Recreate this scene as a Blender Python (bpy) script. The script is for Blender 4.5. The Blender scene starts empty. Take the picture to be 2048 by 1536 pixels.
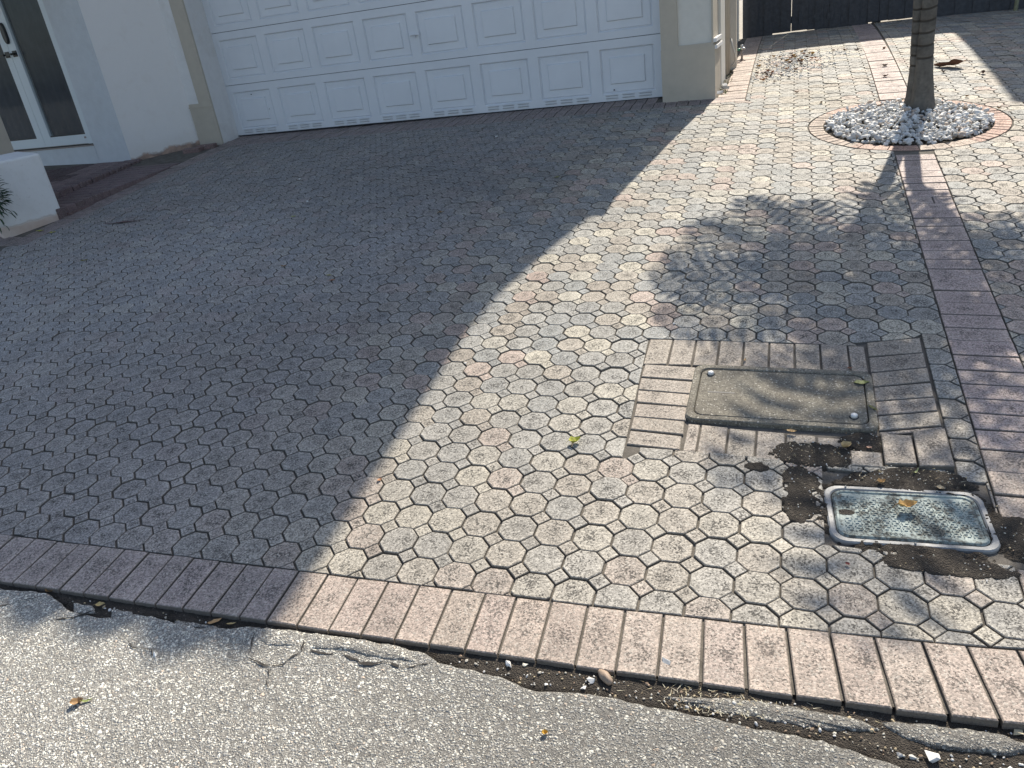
import bpy, bmesh, math, random
from mathutils import Vector, Matrix, noise
C = bpy.context.scene
COL = C.collection
PI = math.pi
# ------------------------------------------------------------------ camera
cam_d = bpy.data.cameras.new('camera'); cam = bpy.data.objects.new('camera', cam_d); COL.objects.link(cam)
cam_d.sensor_width = 36.0; cam_d.lens = 27.077; cam_d.clip_start = 0.05; cam_d.clip_end = 1000
CR = ((0.94248, -0.02747, 0.33314), (0.30863, 0.45427, -0.83569), (-0.12838, 0.89044, 0.43662))
CP = (0.8786, -2.0167, 1.4125)
mw = Matrix(CR).to_4x4(); mw.translation = CP
cam.matrix_world = mw
C.camera = cam
# ------------------------------------------------------------------ light
SUN_AZ = math.radians(9.2); SUN_EL = math.radians(43.5)
w = bpy.data.worlds.new('World'); C.world = w; w.use_nodes = True
nt = w.node_tree; bg = nt.nodes['Background']
sky = nt.nodes.new('ShaderNodeTexSky'); sky.sky_type = 'NISHITA'; sky.sun_disc = False
sky.sun_elevation = SUN_EL; sky.sun_rotation = SUN_AZ; sky.air_density = 1.0; sky.dust_density = 1.2; sky.ozone_density = 1.0
hs = nt.nodes.new('ShaderNodeHueSaturation'); hs.inputs['Saturation'].default_value = 0.88
nt.links.new(sky.outputs[0], hs.inputs['Color']); nt.links.new(hs.outputs[0], bg.inputs[0]); bg.inputs[1].default_value = 0.125
sun_d = bpy.data.lights.new('sun', 'SUN'); sun_d.energy = 4.6; sun_d.angle = math.radians(0.5); sun_d.color = (1.0, 0.92, 0.79)
sun = bpy.data.objects.new('sun', sun_d); COL.objects.link(sun)
SV = Vector((math.sin(SUN_AZ) * math.cos(SUN_EL), math.cos(SUN_AZ) * math.cos(SUN_EL), math.sin(SUN_EL)))
sun.rotation_euler = SV.to_track_quat('Z', 'Y').to_euler()
C.view_settings.view_transform = 'Standard'; C.view_settings.look = 'None'
C.view_settings.exposure = 0.55; C.view_settings.gamma = 1.0; C.view_settings.use_curve_mapping = False
C.render.engine = 'CYCLES'
C.render.resolution_x = 1024; C.render.resolution_y = 768
# ------------------------------------------------------------------ ground shape (drive frame -> world)
G = ((0.999852, 0.0006, 0.017182), (0.0006, 0.997562, -0.069787), (-0.017182, 0.069787, 0.997414))
Q = (-0.1418, 0.04296, 0.2126, -0.0896, 0.02666, 0.02713, -0.1113)
P = 0.117578
def surf(X, Y):
    x = max(-6.5, min(3.6, X)) / 5; y = max(-1.3, min(9.2, Y)) / 5
    return Q[0]*x*x + Q[1]*x*y + Q[2]*y*y + Q[3]*x**3 + Q[4]*x*x*y + Q[5]*x*y*y + Q[6]*y**3
def S(X, Y, h=0.0):
    Xc = max(-9, min(7, X)); Yc = max(-2.2, min(13, Y)); z = surf(Xc, Yc)
    return Vector((G[0][0]*Xc + G[0][1]*Yc + G[0][2]*z + (X-Xc), G[1][0]*Xc + G[1][1]*Yc + G[1][2]*z + (Y-Yc),
                   G[2][0]*Xc + G[2][1]*Yc + G[2][2]*z + h))
DD = [(0,0,-5,6),(0,-1,29,0),(0,-2,14,10),(0,-3,17,-26),(0,1,-4,41),(0,2,-25,33),(1,2,-15,57),(2,2,20,25),(3,2,8,17),(1,1,2,-8),(2,1,30,-46),(3,1,47,-75),(1,0,13,-18),(2,0,22,-86),(3,0,27,-95),(-1,-1,-20,54),(1,-1,46,-77),(2,-1,50,-119),(3,-1,86,-175),(-2,-2,-39,58),(-1,-2,25,3),(1,-2,38,-95),(2,-2,72,-188),(3,-2,98,-271),(0,4,-26,128),(-1,4,-65,120),(-2,4,-101,121),(-3,4,-83,98),(0,3,-25,51),(-1,3,-58,49),(-2,3,-23,67),(-3,3,-59,82),(-4,3,-69,39),(-1,2,-42,91),(-2,2,-61,105),(-3,2,-58,105),(-4,4,1,47),(-5,4,-21,52),(-6,4,-22,-1),(-7,4,13,-20),(-8,4,11,-62),(-5,3,-29,33),(-6,3,-4,31),(-7,3,50,-35),(-8,3,42,-31),(-9,3,14,-49),(-9,4,46,-26),(-10,4,9,-62),(-11,4,65,-53),(-12,4,32,-78),(-13,4,82,-85),(-14,4,38,-100),(-10,3,85,-47),(-11,3,23,-37),(-12,3,44,-30),(-13,3,60,-75),(-14,3,30,-37),(-15,3,18,-48),(-10,2,32,-4),(-11,2,29,-41),(-12,2,37,-72),(-13,2,48,-39),(-14,2,-19,-10),(-15,2,21,-24),(-16,2,56,-35),(-11,1,45,-56),(-12,1,79,-65),(-13,1,33,-48),(-14,1,-7,8),(-15,1,-27,7),(-16,1,-8,14),(-17,1,46,-39),(0,-4,14,-30),(0,-5,9,-25),(0,-6,15,-62),(0,-7,-10,-77),(0,-8,-13,-23),(0,-9,-17,12),(0,-10,-43,17),(0,-11,-58,35),(0,-12,-64,51),(0,-13,-63,117),(0,-14,-46,58),(0,-15,-50,25),(0,-16,-53,44),(0,-17,-57,-17),(0,-18,-73,41),(0,-19,-63,8),(0,-20,-52,21),(0,-21,-56,7),(0,-22,-45,-43),(1,-22,-25,0),(2,-22,-81,52),(3,-22,-48,178),(2,-23,-44,138),(2,-24,-35,81),(2,-25,-26,65),(2,-26,-36,3),(2,-28,2,-66),(2,-30,12,-45),(2,-31,19,-47),(2,-32,63,-37),(2,-33,48,-68),(2,-34,21,44),(2,-36,27,165),(2,-38,54,237),(2,-40,107,203),(2,-42,79,361),(-15,-4,50,-1),(-16,-4,17,13),(-17,-4,55,34),(-18,-4,-58,121),(-19,-4,-96,126),(-20,-4,-103,78),(-21,-4,-84,89),(-22,-4,-112,90),(-23,-4,-131,120),(-20,-5,-78,84),(-20,-6,-127,93),(-20,-7,-37,79),(-20,-8,-19,37),(-20,-9,-17,21),(-20,-10,-32,19),(-20,-11,6,5),(-18,-9,-122,71),(-16,-9,-31,95),(-14,-9,-6,78),(-12,-9,15,66),(-21,-12,-99,124),(-19,-12,31,23),(-17,-12,-8,30),(-15,-12,-27,88),(-13,-12,-18,47),(-20,-15,2,21),(-18,-15,48,-12),(-16,-15,33,-31),(-22,-15,-27,39),(-22,-18,-8,10),(-20,-18,38,13),(-18,-18,66,-26),(-16,-18,-7,-72),(-20,-21,1,-5),(-20,-24,59,-211),(-20,-25,96,-159),(-20,-26,155,-219),(-20,-27,212,-283),(-20,-28,205,-289),(-20,-29,203,-369),(-20,-30,271,-500)]
DD = [(a*P, -b*P, c*1e-4, d*1e-4) for a, b, c, d in DD]
def disp(X, Y):
    sw = 0.4; sx = sy = 0.0
    for a, b, c, d in DD:
        r = (a-X)**2 + (b-Y)**2
        if r < 1.2:
            k = math.exp(-r/0.18); sw += k; sx += k*c; sy += k*d
    return X + sx/sw, Y + sy/sw
# ------------------------------------------------------------------ helpers
def tag(o, label=None, cat=None, group=None, kind=None):
    if label: o['label'] = label
    if cat: o['category'] = cat
    if group: o['group'] = group
    if kind: o['kind'] = kind
    return o
def empty(name, loc=(0, 0, 0), rz=0, label=None, cat=None, group=None, kind=None):
    o = bpy.data.objects.new(name, None); COL.objects.link(o); o.location = loc; o.rotation_euler = (0, 0, rz)
    o.empty_display_size = 0.1
    return tag(o, label, cat, group, kind)
class MB:
    def __init__(s): s.v = []; s.f = []; s.c = []; s.sm = []
    def add(s, vs, fs, col=None, smooth=False):
        n = len(s.v); s.v += [tuple(v) for v in vs]; s.f += [tuple(i+n for i in f) for f in fs]
        s.sm += [smooth]*len(fs)
        s.c += (col if isinstance(col, list) else [col or (1, 1, 1, 1)]*len(vs))
    def box(s, x0, x1, y0, y1, z0, z1, M=None, col=None):
        vs = [Vector((x, y, z)) for z in (z0, z1) for x, y in ((x0, y0), (x1, y0), (x1, y1), (x0, y1))]
        if M: vs = [M @ v for v in vs]
        s.add(vs, [(0, 3, 2, 1), (4, 5, 6, 7), (0, 1, 5, 4), (1, 2, 6, 5), (2, 3, 7, 6), (3, 0, 4, 7)], col)
    def prism(s, poly, z0, z1, col=None):
        n = len(poly); vs = [(x, y, z0) for x, y in poly] + [(x, y, z1) for x, y in poly]
        s.add(vs, [tuple(range(n))[::-1], tuple(range(n, 2*n))] + [(i, (i+1) % n, n+(i+1) % n, n+i) for i in range(n)], col)
    def rprism(s, poly, z0, z1, b=0.004, col=None):
        """prism with a chamfered top edge"""
        cx = sum(p[0] for p in poly)/len(poly); cy = sum(p[1] for p in poly)/len(poly); n = len(poly)
        ins = inset(poly, b)
        vs = [(x, y, z0) for x, y in poly] + [(x, y, z1-b) for x, y in poly] + [(x, y, z1) for x, y in ins]
        fs = [(i, (i+1) % n, n+(i+1) % n, n+i) for i in range(n)] + [(n+i, n+(i+1) % n, 2*n+(i+1) % n, 2*n+i) for i in range(n)] + [tuple(range(2*n, 3*n))]
        s.add(vs, fs, col)
    def tube(s, pts, rad, n=8, col=None, cap=True):
        pts = [Vector(p) for p in pts]; m = len(pts)
        if not hasattr(rad, '__len__'): rad = [rad]*m
        vs = []; prev = None
        for i, p in enumerate(pts):
            t = (pts[min(i+1, m-1)] - pts[max(i-1, 0)]).normalized()
            a = Vector((0, 0, 1)) if abs(t.z) < .9 else Vector((1, 0, 0))
            u = t.cross(a).normalized() if prev is None else (prev - t*prev.dot(t)).normalized()
            prev = u; v = t.cross(u)
            vs += [p + (u*math.cos(2*PI*k/n) + v*math.sin(2*PI*k/n))*rad[i] for k in range(n)]
        fs = [(i*n+k, i*n+(k+1) % n, (i+1)*n+(k+1) % n, (i+1)*n+k) for i in range(m-1) for k in range(n)]
        if cap: fs += [tuple(range(n))[::-1], tuple(range((m-1)*n, m*n))]
        s.add(vs, fs, col, True)
    def mesh(s, name, mat):
        me = bpy.data.meshes.new(name); me.from_pydata(s.v, [], s.f)
        a = me.attributes.new('tint', 'FLOAT_COLOR', 'POINT'); a.data.foreach_set('color', [x for c in s.c for x in c])
        if any(s.sm): me.polygons.foreach_set('use_smooth', s.sm)
        me.materials.append(mat); me.update(); return me
    def build(s, name, mat, parent=None, loc=None, kind=None):
        o = bpy.data.objects.new(name, s.mesh(name, mat)); COL.objects.link(o)
        if parent: o.parent = parent
        if loc is not None: o.location = loc
        if kind: o['kind'] = kind
        return o
def inset(poly, b):
    n = len(poly); out = []
    for i in range(n):
        p0 = poly[i-1]; p1 = poly[i]; p2 = poly[(i+1) % n]
        e1 = Vector((p1[0]-p0[0], p1[1]-p0[1])); e2 = Vector((p2[0]-p1[0], p2[1]-p1[1]))
        if e1.length < 1e-7 or e2.length < 1e-7: out.append(p1); continue
        e1.normalize(); e2.normalize(); n1 = Vector((-e1.y, e1.x)); n2 = Vector((-e2.y, e2.x))
        k = n1 + n2; d = 1 + n1.dot(n2); k = k / max(d, .35)
        out.append((p1[0] + k.x*b, p1[1] + k.y*b))
    return out
def clip(poly, nx, ny, c):
    """keep n.p <= c"""
    out = []; n = len(poly)
    for i in range(n):
        a = poly[i]; b = poly[(i+1) % n]; da = nx*a[0]+ny*a[1]-c; db = nx*b[0]+ny*b[1]-c
        if da <= 0: out.append(a)
        if (da < 0) != (db < 0) and abs(da-db) > 1e-12:
            t = da/(da-db); out.append((a[0]+(b[0]-a[0])*t, a[1]+(b[1]-a[1])*t))
    r = []
    for p in out:
        if not r or (p[0]-r[-1][0])**2+(p[1]-r[-1][1])**2 > 4e-6: r.append(p)
    if len(r) > 2 and (r[0][0]-r[-1][0])**2+(r[0][1]-r[-1][1])**2 <= 4e-6: r.pop()
    return r
def area(p): return .5*sum(p[i-1][0]*p[i][1]-p[i][0]*p[i-1][1] for i in range(len(p)))
# ------------------------------------------------------------------ materials
class NT:
    def __init__(s, name, rough=.8, spec=.4, col=None):
        s.m = bpy.data.materials.new(name); s.m.use_nodes = True; s.t = s.m.node_tree; s.b = s.t.nodes['Principled BSDF']
        s.b.inputs['Roughness'].default_value = rough; s.b.inputs['Specular IOR Level'].default_value = spec
        if col: s.b.inputs['Base Color'].default_value = (*col, 1)
    def n(s, typ, **k):
        o = s.t.nodes.new('ShaderNode'+typ)
        for a, b in k.items(): setattr(o, a, b)
        return o
    def l(s, a, b): s.t.links.new(a, b)
    def pos(s): return s.n('NewGeometry').outputs['Position']
    def noise(s, scale, detail=3, rough=.5, vec=None, out=0):
        o = s.n('TexNoise'); o.inputs['Scale'].default_value = scale; o.inputs['Detail'].default_value = detail; o.inputs['Roughness'].default_value = rough
        s.l(vec or s.pos(), o.inputs['Vector']); return o.outputs[out]
    def vor(s, scale, feature='F1', vec=None, rand=1.0):
        o = s.n('TexVoronoi', feature=feature); o.inputs['Scale'].default_value = scale; o.inputs['Randomness'].default_value = rand
        s.l(vec or s.pos(), o.inputs['Vector']); return o
    def map(s, v, a, b, c=0., d=1., smooth=False):
        o = s.n('MapRange'); o.inputs[1].default_value = a; o.inputs[2].default_value = b; o.inputs[3].default_value = c; o.inputs[4].default_value = d
        if smooth: o.interpolation_type = 'SMOOTHSTEP'
        s.l(v, o.inputs[0]); return o.outputs[0]
    def math(s, op, a, b=None, clamp=False):
        o = s.n('Math', operation=op); o.use_clamp = clamp
        for k, x in enumerate((a, b)):
            if x is None: continue
            if isinstance(x, (int, float)): o.inputs[k].default_value = x
            else: s.l(x, o.inputs[k])
        return o.outputs[0]
    def mix(s, f, a, b, typ='MIX'):
        o = s.n('MixRGB', blend_type=typ)
        for k, x in zip((0, 1, 2), (f, a, b)):
            if isinstance(x, (int, float)): o.inputs[k].default_value = x
            elif isinstance(x, tuple): o.inputs[k].default_value = (*x, 1)
            else: s.l(x, o.inputs[k])
        return o.outputs[0]
    def ramp(s, v, stops, const=False):
        o = s.n('ValToRGB'); r = o.color_ramp
        if const: r.interpolation = 'CONSTANT'
        while len(r.elements) < len(stops): r.elements.new(.5)
        for e, (p, c) in zip(r.elements, stops): e.position = p; e.color = (*c, 1)
        s.l(v, o.inputs[0]); return o.outputs[0]
    def col(s, x): s.l(x, s.b.inputs['Base Color'])
    def bump(s, h, strength=.5, dist=.002):
        o = s.n('Bump'); o.inputs['Strength'].default_value = strength; o.inputs['Distance'].default_value = dist
        s.l(h, o.inputs['Height']); s.l(o.outputs[0], s.b.inputs['Normal'])
def attr(k): a = k.n('Attribute'); a.attribute_name = 'tint'; return a
def paving_mat(name, speck=1.0):
    k = NT(name, .72, .42); a = attr(k)
    base = a.outputs['Color']; rim = a.outputs['Alpha']
    blot = k.noise(7, 4, .6); c = k.mix(1, base, k.ramp(blot, [(.25, (.82,)*3), (.75, (1.14,)*3)]), 'MULTIPLY')
    v = k.vor(230); vc = k.n('SeparateColor'); k.l(v.outputs['Color'], vc.inputs[0])
    chips = k.map(vc.outputs[0], 0, 1, 1-.42*speck, 1+.42*speck)
    c = k.mix(1, c, chips, 'MULTIPLY')
    light = k.map(vc.outputs[1], .86, .93, 0, .45*speck); c = k.mix(light, c, (.62, .58, .5))
    dk = k.map(vc.outputs[2], .80, .9, 0, .65*speck); c = k.mix(dk, c, (.11, .10, .085))
    pit = k.noise(150, 3, .65); big = k.noise(16, 3, .6)
    th = k.math('ADD', pit, k.math('MULTIPLY', k.math('SUBTRACT', big, .5), .45))
    th = k.math('ADD', th, k.math('MULTIPLY', k.math('SUBTRACT', rim, .55), .13))
    pm = k.map(th, .56, .63, 0, .85*speck)
    c = k.mix(pm, c, (.055, .05, .045))
    edge = k.map(rim, .10, .34, .6, 0.); c = k.mix(edge, c, k.mix(1, c, (1.22, 1.2, 1.16), 'MULTIPLY'))
    grime = k.map(rim, .0, .10, .85, 0.); c = k.mix(grime, c, (.125, .112, .095))
    k.col(c)
    h = k.math('SUBTRACT', k.math('MULTIPLY', k.map(v.outputs['Distance'], 0, .8, 1, 0), .5), k.math('MULTIPLY', pm, 1.2))
    k.bump(h, .55, .0022)
    k.l(k.map(pm, 0, 1, .66, .9), k.b.inputs['Roughness'])
    return k.m
M_pave = paving_mat('exposed_aggregate_paver'); M_brick = paving_mat('brick_paver', .85)
def soil_mat():
    k = NT('dark_joint_soil', .9, .25)
    n1 = k.noise(30, 5, .7); n2 = k.noise(320, 3, .6); v = k.vor(260); s_ = k.n('SeparateColor'); k.l(v.outputs['Color'], s_.inputs[0])
    c = k.ramp(n1, [(.3, (.038, .032, .026)), (.7, (.105, .090, .074))])
    c = k.mix(k.map(n2, .4, .7, 0, .5), c, (.12, .10, .08))
    c = k.mix(k.map(s_.outputs[0], .975, .985, 0, .5), c, (.36, .32, .25))
    k.col(c); k.bump(k.math('ADD', k.math('MULTIPLY', n2, 1.4), k.math('ADD', n1, k.map(v.outputs['Distance'], 0, .8, 1.2, 0))), 1.0, .006); return k.m
M_soil = soil_mat()
def joint_mat():
    k = NT('paver_joint_sand', .9, .25); n = k.noise(18, 4, .6); n2 = k.noise(300, 2, .6)
    c = k.ramp(n, [(.3, (.10, .09, .076)), (.7, (.18, .16, .135))]); k.col(k.mix(1, c, k.map(n2, .3, .7, .7, 1.3), 'MULTIPLY')); k.bump(n2, .5, .003); return k.m
M_joint = joint_mat()
def asphalt_mat():
    k = NT('worn_road_aggregate', .7, .4)
    nz = k.noise(60, 2, .5, out=1); vec = k.mix(.012, k.pos(), nz)
    fine = k.vor(420); sf = k.n('SeparateColor'); k.l(fine.outputs['Color'], sf.inputs[0])
    c = k.ramp(sf.outputs[0], [(0, (.06, .056, .05)), (.6, (.14, .132, .118)), (1, (.25, .235, .205))])
    hh = None
    for sc, lo, off in ((230, .25, .50), (150, .20, .52), (105, .45, .50)):
        v = k.vor(sc, vec=vec); s_ = k.n('SeparateColor'); k.l(v.outputs['Color'], s_.inputs[0])
        on = k.map(s_.outputs[0], lo, lo+.02); r = k.math('MULTIPLY', on, k.map(s_.outputs[1], 0, 1, .55, 1.15)); r = k.math('MULTIPLY', r, off)
        blob = k.map(k.math('SUBTRACT', r, v.outputs['Distance']), -.02, .07, 0, 1, True)
        cc = k.ramp(s_.outputs[2], [(0, (.20, .195, .18)), (.35, (.30, .29, .265)), (.65, (.40, .385, .34)), (.93, (.55, .53, .46)), (1, (.34, .27, .21))])
        c = k.mix(blob, c, cc); t = k.math('MULTIPLY', blob, k.map(v.outputs['Distance'], 0, .45, 1, .45))
        hh = t if hh is None else k.math('MAXIMUM', hh, t)
    sp = k.n('SeparateXYZ'); k.l(k.pos(), sp.inputs[0])
    big = k.noise(2.6, 5, .65); left_glare = k.map(k.math('ADD', sp.outputs[0], k.math('MULTIPLY', big, 1.2)), -.3, 1.5, 1.85, .95)  # glare put into the colour, lightening the road towards the left
    c = k.mix(1, c, left_glare, 'MULTIPLY')
    med = k.noise(24, 4, .6); c = k.mix(k.map(med, .55, .75, 0, .45), c, (.11, .10, .09))
    k.col(c)
    k.bump(k.math('ADD', hh, k.math('MULTIPLY', med, 1.0)), 1.0, .006); return k.m
M_road = asphalt_mat()
def stucco(name, col, stain=(.45, .42, .36), bs=.35):
    k = NT(name, .85, .3); n = k.noise(60, 5, .65); n2 = k.noise(5, 4, .65); n3 = k.noise(14, 4, .6)
    c = k.mix(k.map(n2, .5, .75, 0, .5), col, stain)
    c = k.mix(1, c, k.map(n3, .2, .8, .94, 1.05), 'MULTIPLY')
    k.col(c); k.bump(k.math('ADD', n, k.math('MULTIPLY', n3, 1.6)), bs, .006); return k.m
M_white = stucco('white_stucco', (.74, .73, .71), (.60, .57, .52)); M_beige = stucco('beige_stucco', (.50, .45, .37), (.42, .38, .31), .2)
M_entry = stucco('shaded_entry_stucco', (.60, .63, .655), (.54, .55, .56), .5); M_cream = stucco('cream_stucco', (.66, .64, .58), (.56, .53, .46), .15)  # entry stucco has its shade in the colour: cooler and darker
def lowwall_mat():
    k = NT('weathered_white_stucco', .85, .3); n = k.noise(40, 5, .6); n2 = k.noise(6, 4, .6)
    sp = k.n('SeparateXYZ'); k.l(k.pos(), sp.inputs[0])
    z = k.math('ADD', sp.outputs[2], k.math('MULTIPLY', n2, -.09))
    c = k.mix(k.map(n2, .5, .75, 0, .4), (.74, .73, .71), (.60, .58, .54))
    c = k.mix(k.map(z, .290, .262, 0, .9), c, k.ramp(n2, [(.35, (.52, .38, .30)), (.65, (.64, .53, .46))])); c = k.mix(k.map(n, .62, .7, 0, .5), c, (.5, .47, .43))
    k.col(c); k.bump(k.math('ADD', n, k.map(z, .28, .275, 0, -1)), .5, .006); return k.m
M_low = lowwall_mat()
def diag_mat():
    k = NT('white_stucco_with_damp_base', .85, .3); n = k.noise(60, 5, .65); n2 = k.noise(7, 4, .65); n3 = k.noise(14, 3, .5)
    sp = k.n('SeparateXYZ'); k.l(k.pos(), sp.inputs[0])
    z = k.math('ADD', sp.outputs[2], k.math('MULTIPLY', k.math('SUBTRACT', n2, .5), -.14)); z = k.math('SUBTRACT', z, k.math('MULTIPLY', k.math('SUBTRACT', sp.outputs[1], 4.8), .09))
    c = k.mix(k.map(n2, .55, .8, 0, .3), (.78, .755, .725), (.66, .60, .53))  # bounce light from the paving put into the white: warmer and lighter
    c = k.mix(k.map(z, .62, .48, 0, .25), c, (.60, .55, .48)); c = k.mix(k.map(z, .490, .462, 0, .9), c, k.ramp(n3, [(.35, (.20, .13, .10)), (.65, (.46, .30, .22))]))
    k.col(c); k.bump(k.math('ADD', n, k.math('MULTIPLY', n3, 1.6)), .4, .007); return k.m
M_diag = diag_mat()
def simple(name, col, rough=.5, spec=.5, metal=0, nscale=0, namt=.2, bump=0, col2=None):
    k = NT(name, rough, spec, col); k.b.inputs['Metallic'].default_value = metal
    if nscale:
        n = k.noise(nscale, 4, .6)
        if col2: k.col(k.mix(k.map(n, .4, .6), col, col2))
        else: k.col(k.mix(1, col, k.map(n, .2, .8, 1-namt, 1+namt), 'MULTIPLY'))
        if bump: k.bump(n, bump, .004)
    return k.m
M_door = simple('white_painted_steel', (.68, .70, .725), .45, .4, 0, 3, .05)
M_frame = simple('white_aluminium_frame', (.62, .68, .71), .4, .5, 0, 4, .04)
M_black = simple('black_hardware', (.012, .013, .016), .35)
M_seal = simple('black_rubber_seal', (.02, .02, .022), .6)
M_gate = simple('dark_painted_timber', (.062, .066, .076), .6, .3, 0, 25, .35, .3)
def glassmat():
    k = NT('tinted_door_glass', .03, .5); t = k.n('BsdfTransparent'); t.inputs[0].default_value = (.72, .78, .82, 1); g = k.n('BsdfGlossy'); g.inputs['Roughness'].default_value = .03
    f = k.n('Fresnel'); f.inputs[0].default_value = 1.28; mx = k.n('MixShader'); k.l(f.outputs[0], mx.inputs[0]); k.l(t.outputs[0], mx.inputs[1]); k.l(g.outputs[0], mx.inputs[2])
    k.l(mx.outputs[0], k.t.nodes['Material Output'].inputs[0]); return k.m
M_glass = glassmat()
M_metal = simple('galvanised_metal', (.55, .56, .57), .35, .5, .9, 60, .25, .1)
M_pipe = simple('weathered_pipe', (.30, .26, .24), .6, .4, .3, 80, .3)
M_green = simple('green_plastic', (.02, .18, .12), .4)
M_concrete = None
def concrete():
    k = NT('aged_concrete', .88, .3); n = k.noise(12, 5, .6); v = k.vor(210); s_ = k.n('SeparateColor'); k.l(v.outputs['Color'], s_.inputs[0])
    c = k.ramp(n, [(.3, (.15, .135, .11)), (.7, (.24, .22, .175))]); c = k.mix(1, c, k.map(s_.outputs[0], 0, 1, .72, 1.3), 'MULTIPLY')
    p = k.noise(120, 3, .6); pm = k.map(p, .6, .68, 0, .7); c = k.mix(pm, c, (.06, .055, .05))
    c = k.mix(k.map(s_.outputs[1], .94, .97, 0, .6), c, (.6, .57, .5))
    k.col(c); k.bump(k.math('SUBTRACT', v.outputs['Distance'], pm), .5, .003); return k.m
M_concrete = concrete()
def pebble_mat():
    k = NT('white_landscape_pebble', .6, .35); a = attr(k); n = k.noise(70, 3, .6)
    k.col(k.mix(1, a.outputs['Color'], k.map(n, .3, .7, .82, 1.1), 'MULTIPLY')); k.bump(n, .25, .003); return k.m
M_peb = pebble_mat()
def leaf_mat():
    k = NT('leaf_tissue', .6, .35); a = attr(k); n = k.noise(90, 3, .6)
    k.col(k.mix(1, a.outputs['Color'], k.map(n, .25, .75, .65, 1.3), 'MULTIPLY')); k.bump(n, .2, .002); return k.m
M_leaf = leaf_mat()
random.seed(7)
R = random.Random(11)
# ------------------------------------------------------------------ ground sheets
def grid_mesh(xs, ys, hf, name, mat, parent=None, kind=None):
    b = MB(); nx = len(xs)
    vs = [S(x, y, hf(x, y)) for y in ys for x in xs]
    fs = [(j*nx+i, j*nx+i+1, (j+1)*nx+i+1, (j+1)*nx+i) for j in range(len(ys)-1) for i in range(nx-1)]
    b.add(vs, fs, None, True); return b.build(name, mat, parent, None, kind)
def fr(a, b, n): return [a+(b-a)*i/n for i in range(n+1)]
def N(x, y, s=1.0, z=0.0): return noise.noise(Vector((x*s, y*s, z)))
M_earth = simple('far_ground', (.13, .115, .09), .9, .2, 0, 2, .3)
far = [-180, -90, -40, -20, -12] + fr(-9, 9, 18) + [12, 20, 40, 90, 180]
farY = [-180, -90, -40, -20, -10, -5] + fr(-2, 16, 18) + [22, 40, 90, 180]
grid_mesh(far, farY, lambda x, y: -.12, 'ground', M_earth, None, 'structure')
def fin(X):   # inner edge of the front border course
    t = [(-9, -.55), (-1.72, -.54), (-.3, -.52), (.43, -.50), (.9, -.48), (1.22, -.46), (1.42, -.44), (1.8, -.405), (5, -.12)]
    for (a, b), (c, d) in zip(t, t[1:]):
        if X <= c: return b+(d-b)*(X-a)/(c-a)
    return t[-1][1]
def fout(X): return fin(X)-.203
def XS(Y): return 1.4587+.0091*min(Y, 6)      # left edge of the long brick strip
drive = empty('driveway', kind='structure')
def bedh(x, y):
    return -.0085+.0018*N(x, y, 9)
b = grid_mesh(fr(-9, 7, 160), fr(-.0, 9.4, 94), bedh, 'joint_sand', M_joint, drive)
xs = fr(-9, 7, 400)
bb = MB(); vs = []; rows = 14
for j in range(rows):
    for x in xs:
        y = fout(x)+.012 + (0-(fout(x)+.012))*j/(rows-1)
        vs.append(S(x, y, bedh(x, y)))
n = len(xs); bb.add(vs, [(j*n+i, j*n+i+1, (j+1)*n+i+1, (j+1)*n+i) for j in range(rows-1) for i in range(n-1)], None, True)
bb.build('edge_sand', M_joint, drive)
def redge(x):
    """far edge of the road surface: tight against the border on the left, a dirt gap on the right"""
    t = [(-9, -.755), (-1.5, -.762), (-1.28, -.745), (-1.12, -.80), (-1.0, -.80), (-.9, -.765), (-.66, -.778), (-.5, -.742), (-.3, -.728), (-.1, -.724), (.0, -.730), (.07, -.752), (.12, -.758), (.235, -.762), (.33, -.787), (.46, -.765), (.6, -.77), (.72, -.77), (.83, -.775), (.93, -.775), (1.03, -.785), (1.11, -.80), (1.2, -.83), (1.5, -.86), (7, -.5)]
    for (a, b), (c, d) in zip(t, t[1:]):
        if x <= c: r = b+(d-b)*(x-a)/(c-a); break
    return r + .006*N(x, 0, 22) + .0035*N(x, 3, 70)
# strip of dirt between border and road, then the road
def dirth(x, y):
    h = -.0125-.009*max(0, min(1, (x-.9)/.4))-.003*max(0, min(1, (-.4-x)/.2))+.004*N(x, y, 14)+.003*N(x, y, 60)
    return h if y > redge(x)-.006 else h-.03
bb = MB(); vs = []; rows = 16; xs = fr(-9, 7, 900)
for j in range(rows):
    for x in xs:
        y = fout(x)+.03 - .30*j/(rows-1)
        vs.append(S(x, y, dirth(x, y)))
n = len(xs); bb.add(vs, [(j*n+i+1, j*n+i, (j+1)*n+i, (j+1)*n+i+1) for j in range(rows-1) for i in range(n-1)], None, True)
bb.build('roadside_dirt', M_soil, None, None, 'structure')
ys = [0, .004, .010, .02, .035, .055] + [.055+.03*i for i in range(1, 30)] + [1.2, 1.7, 2.4, 3.4, 5, 8, 12, 18]
xs = [-60, -40, -25, -15] + fr(-9, 9, 1400) + [15, 25, 40, 60]
bb = MB(); vs = []
for j, d in enumerate(ys):
    for x in xs:
        xx = max(-8.9, min(6.9, x)); y = redge(xx)-d
        h = (-.014, -.005, -.004, -.0035, -.0035, -.004)[j] if j < 6 else -.005
        if d < 1.2: h += .0025*N(xx, y, 8)+.0018*N(xx, y, 40)
        vs.append(S(x, y, h))
n = len(xs); bb.add(vs, [(j*n+i+1, j*n+i, (j+1)*n+i, (j+1)*n+i+1) for j in range(len(ys)-1) for i in range(n-1)], None, True)
road = bb.build('road', M_road, None, None, 'structure')
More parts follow.
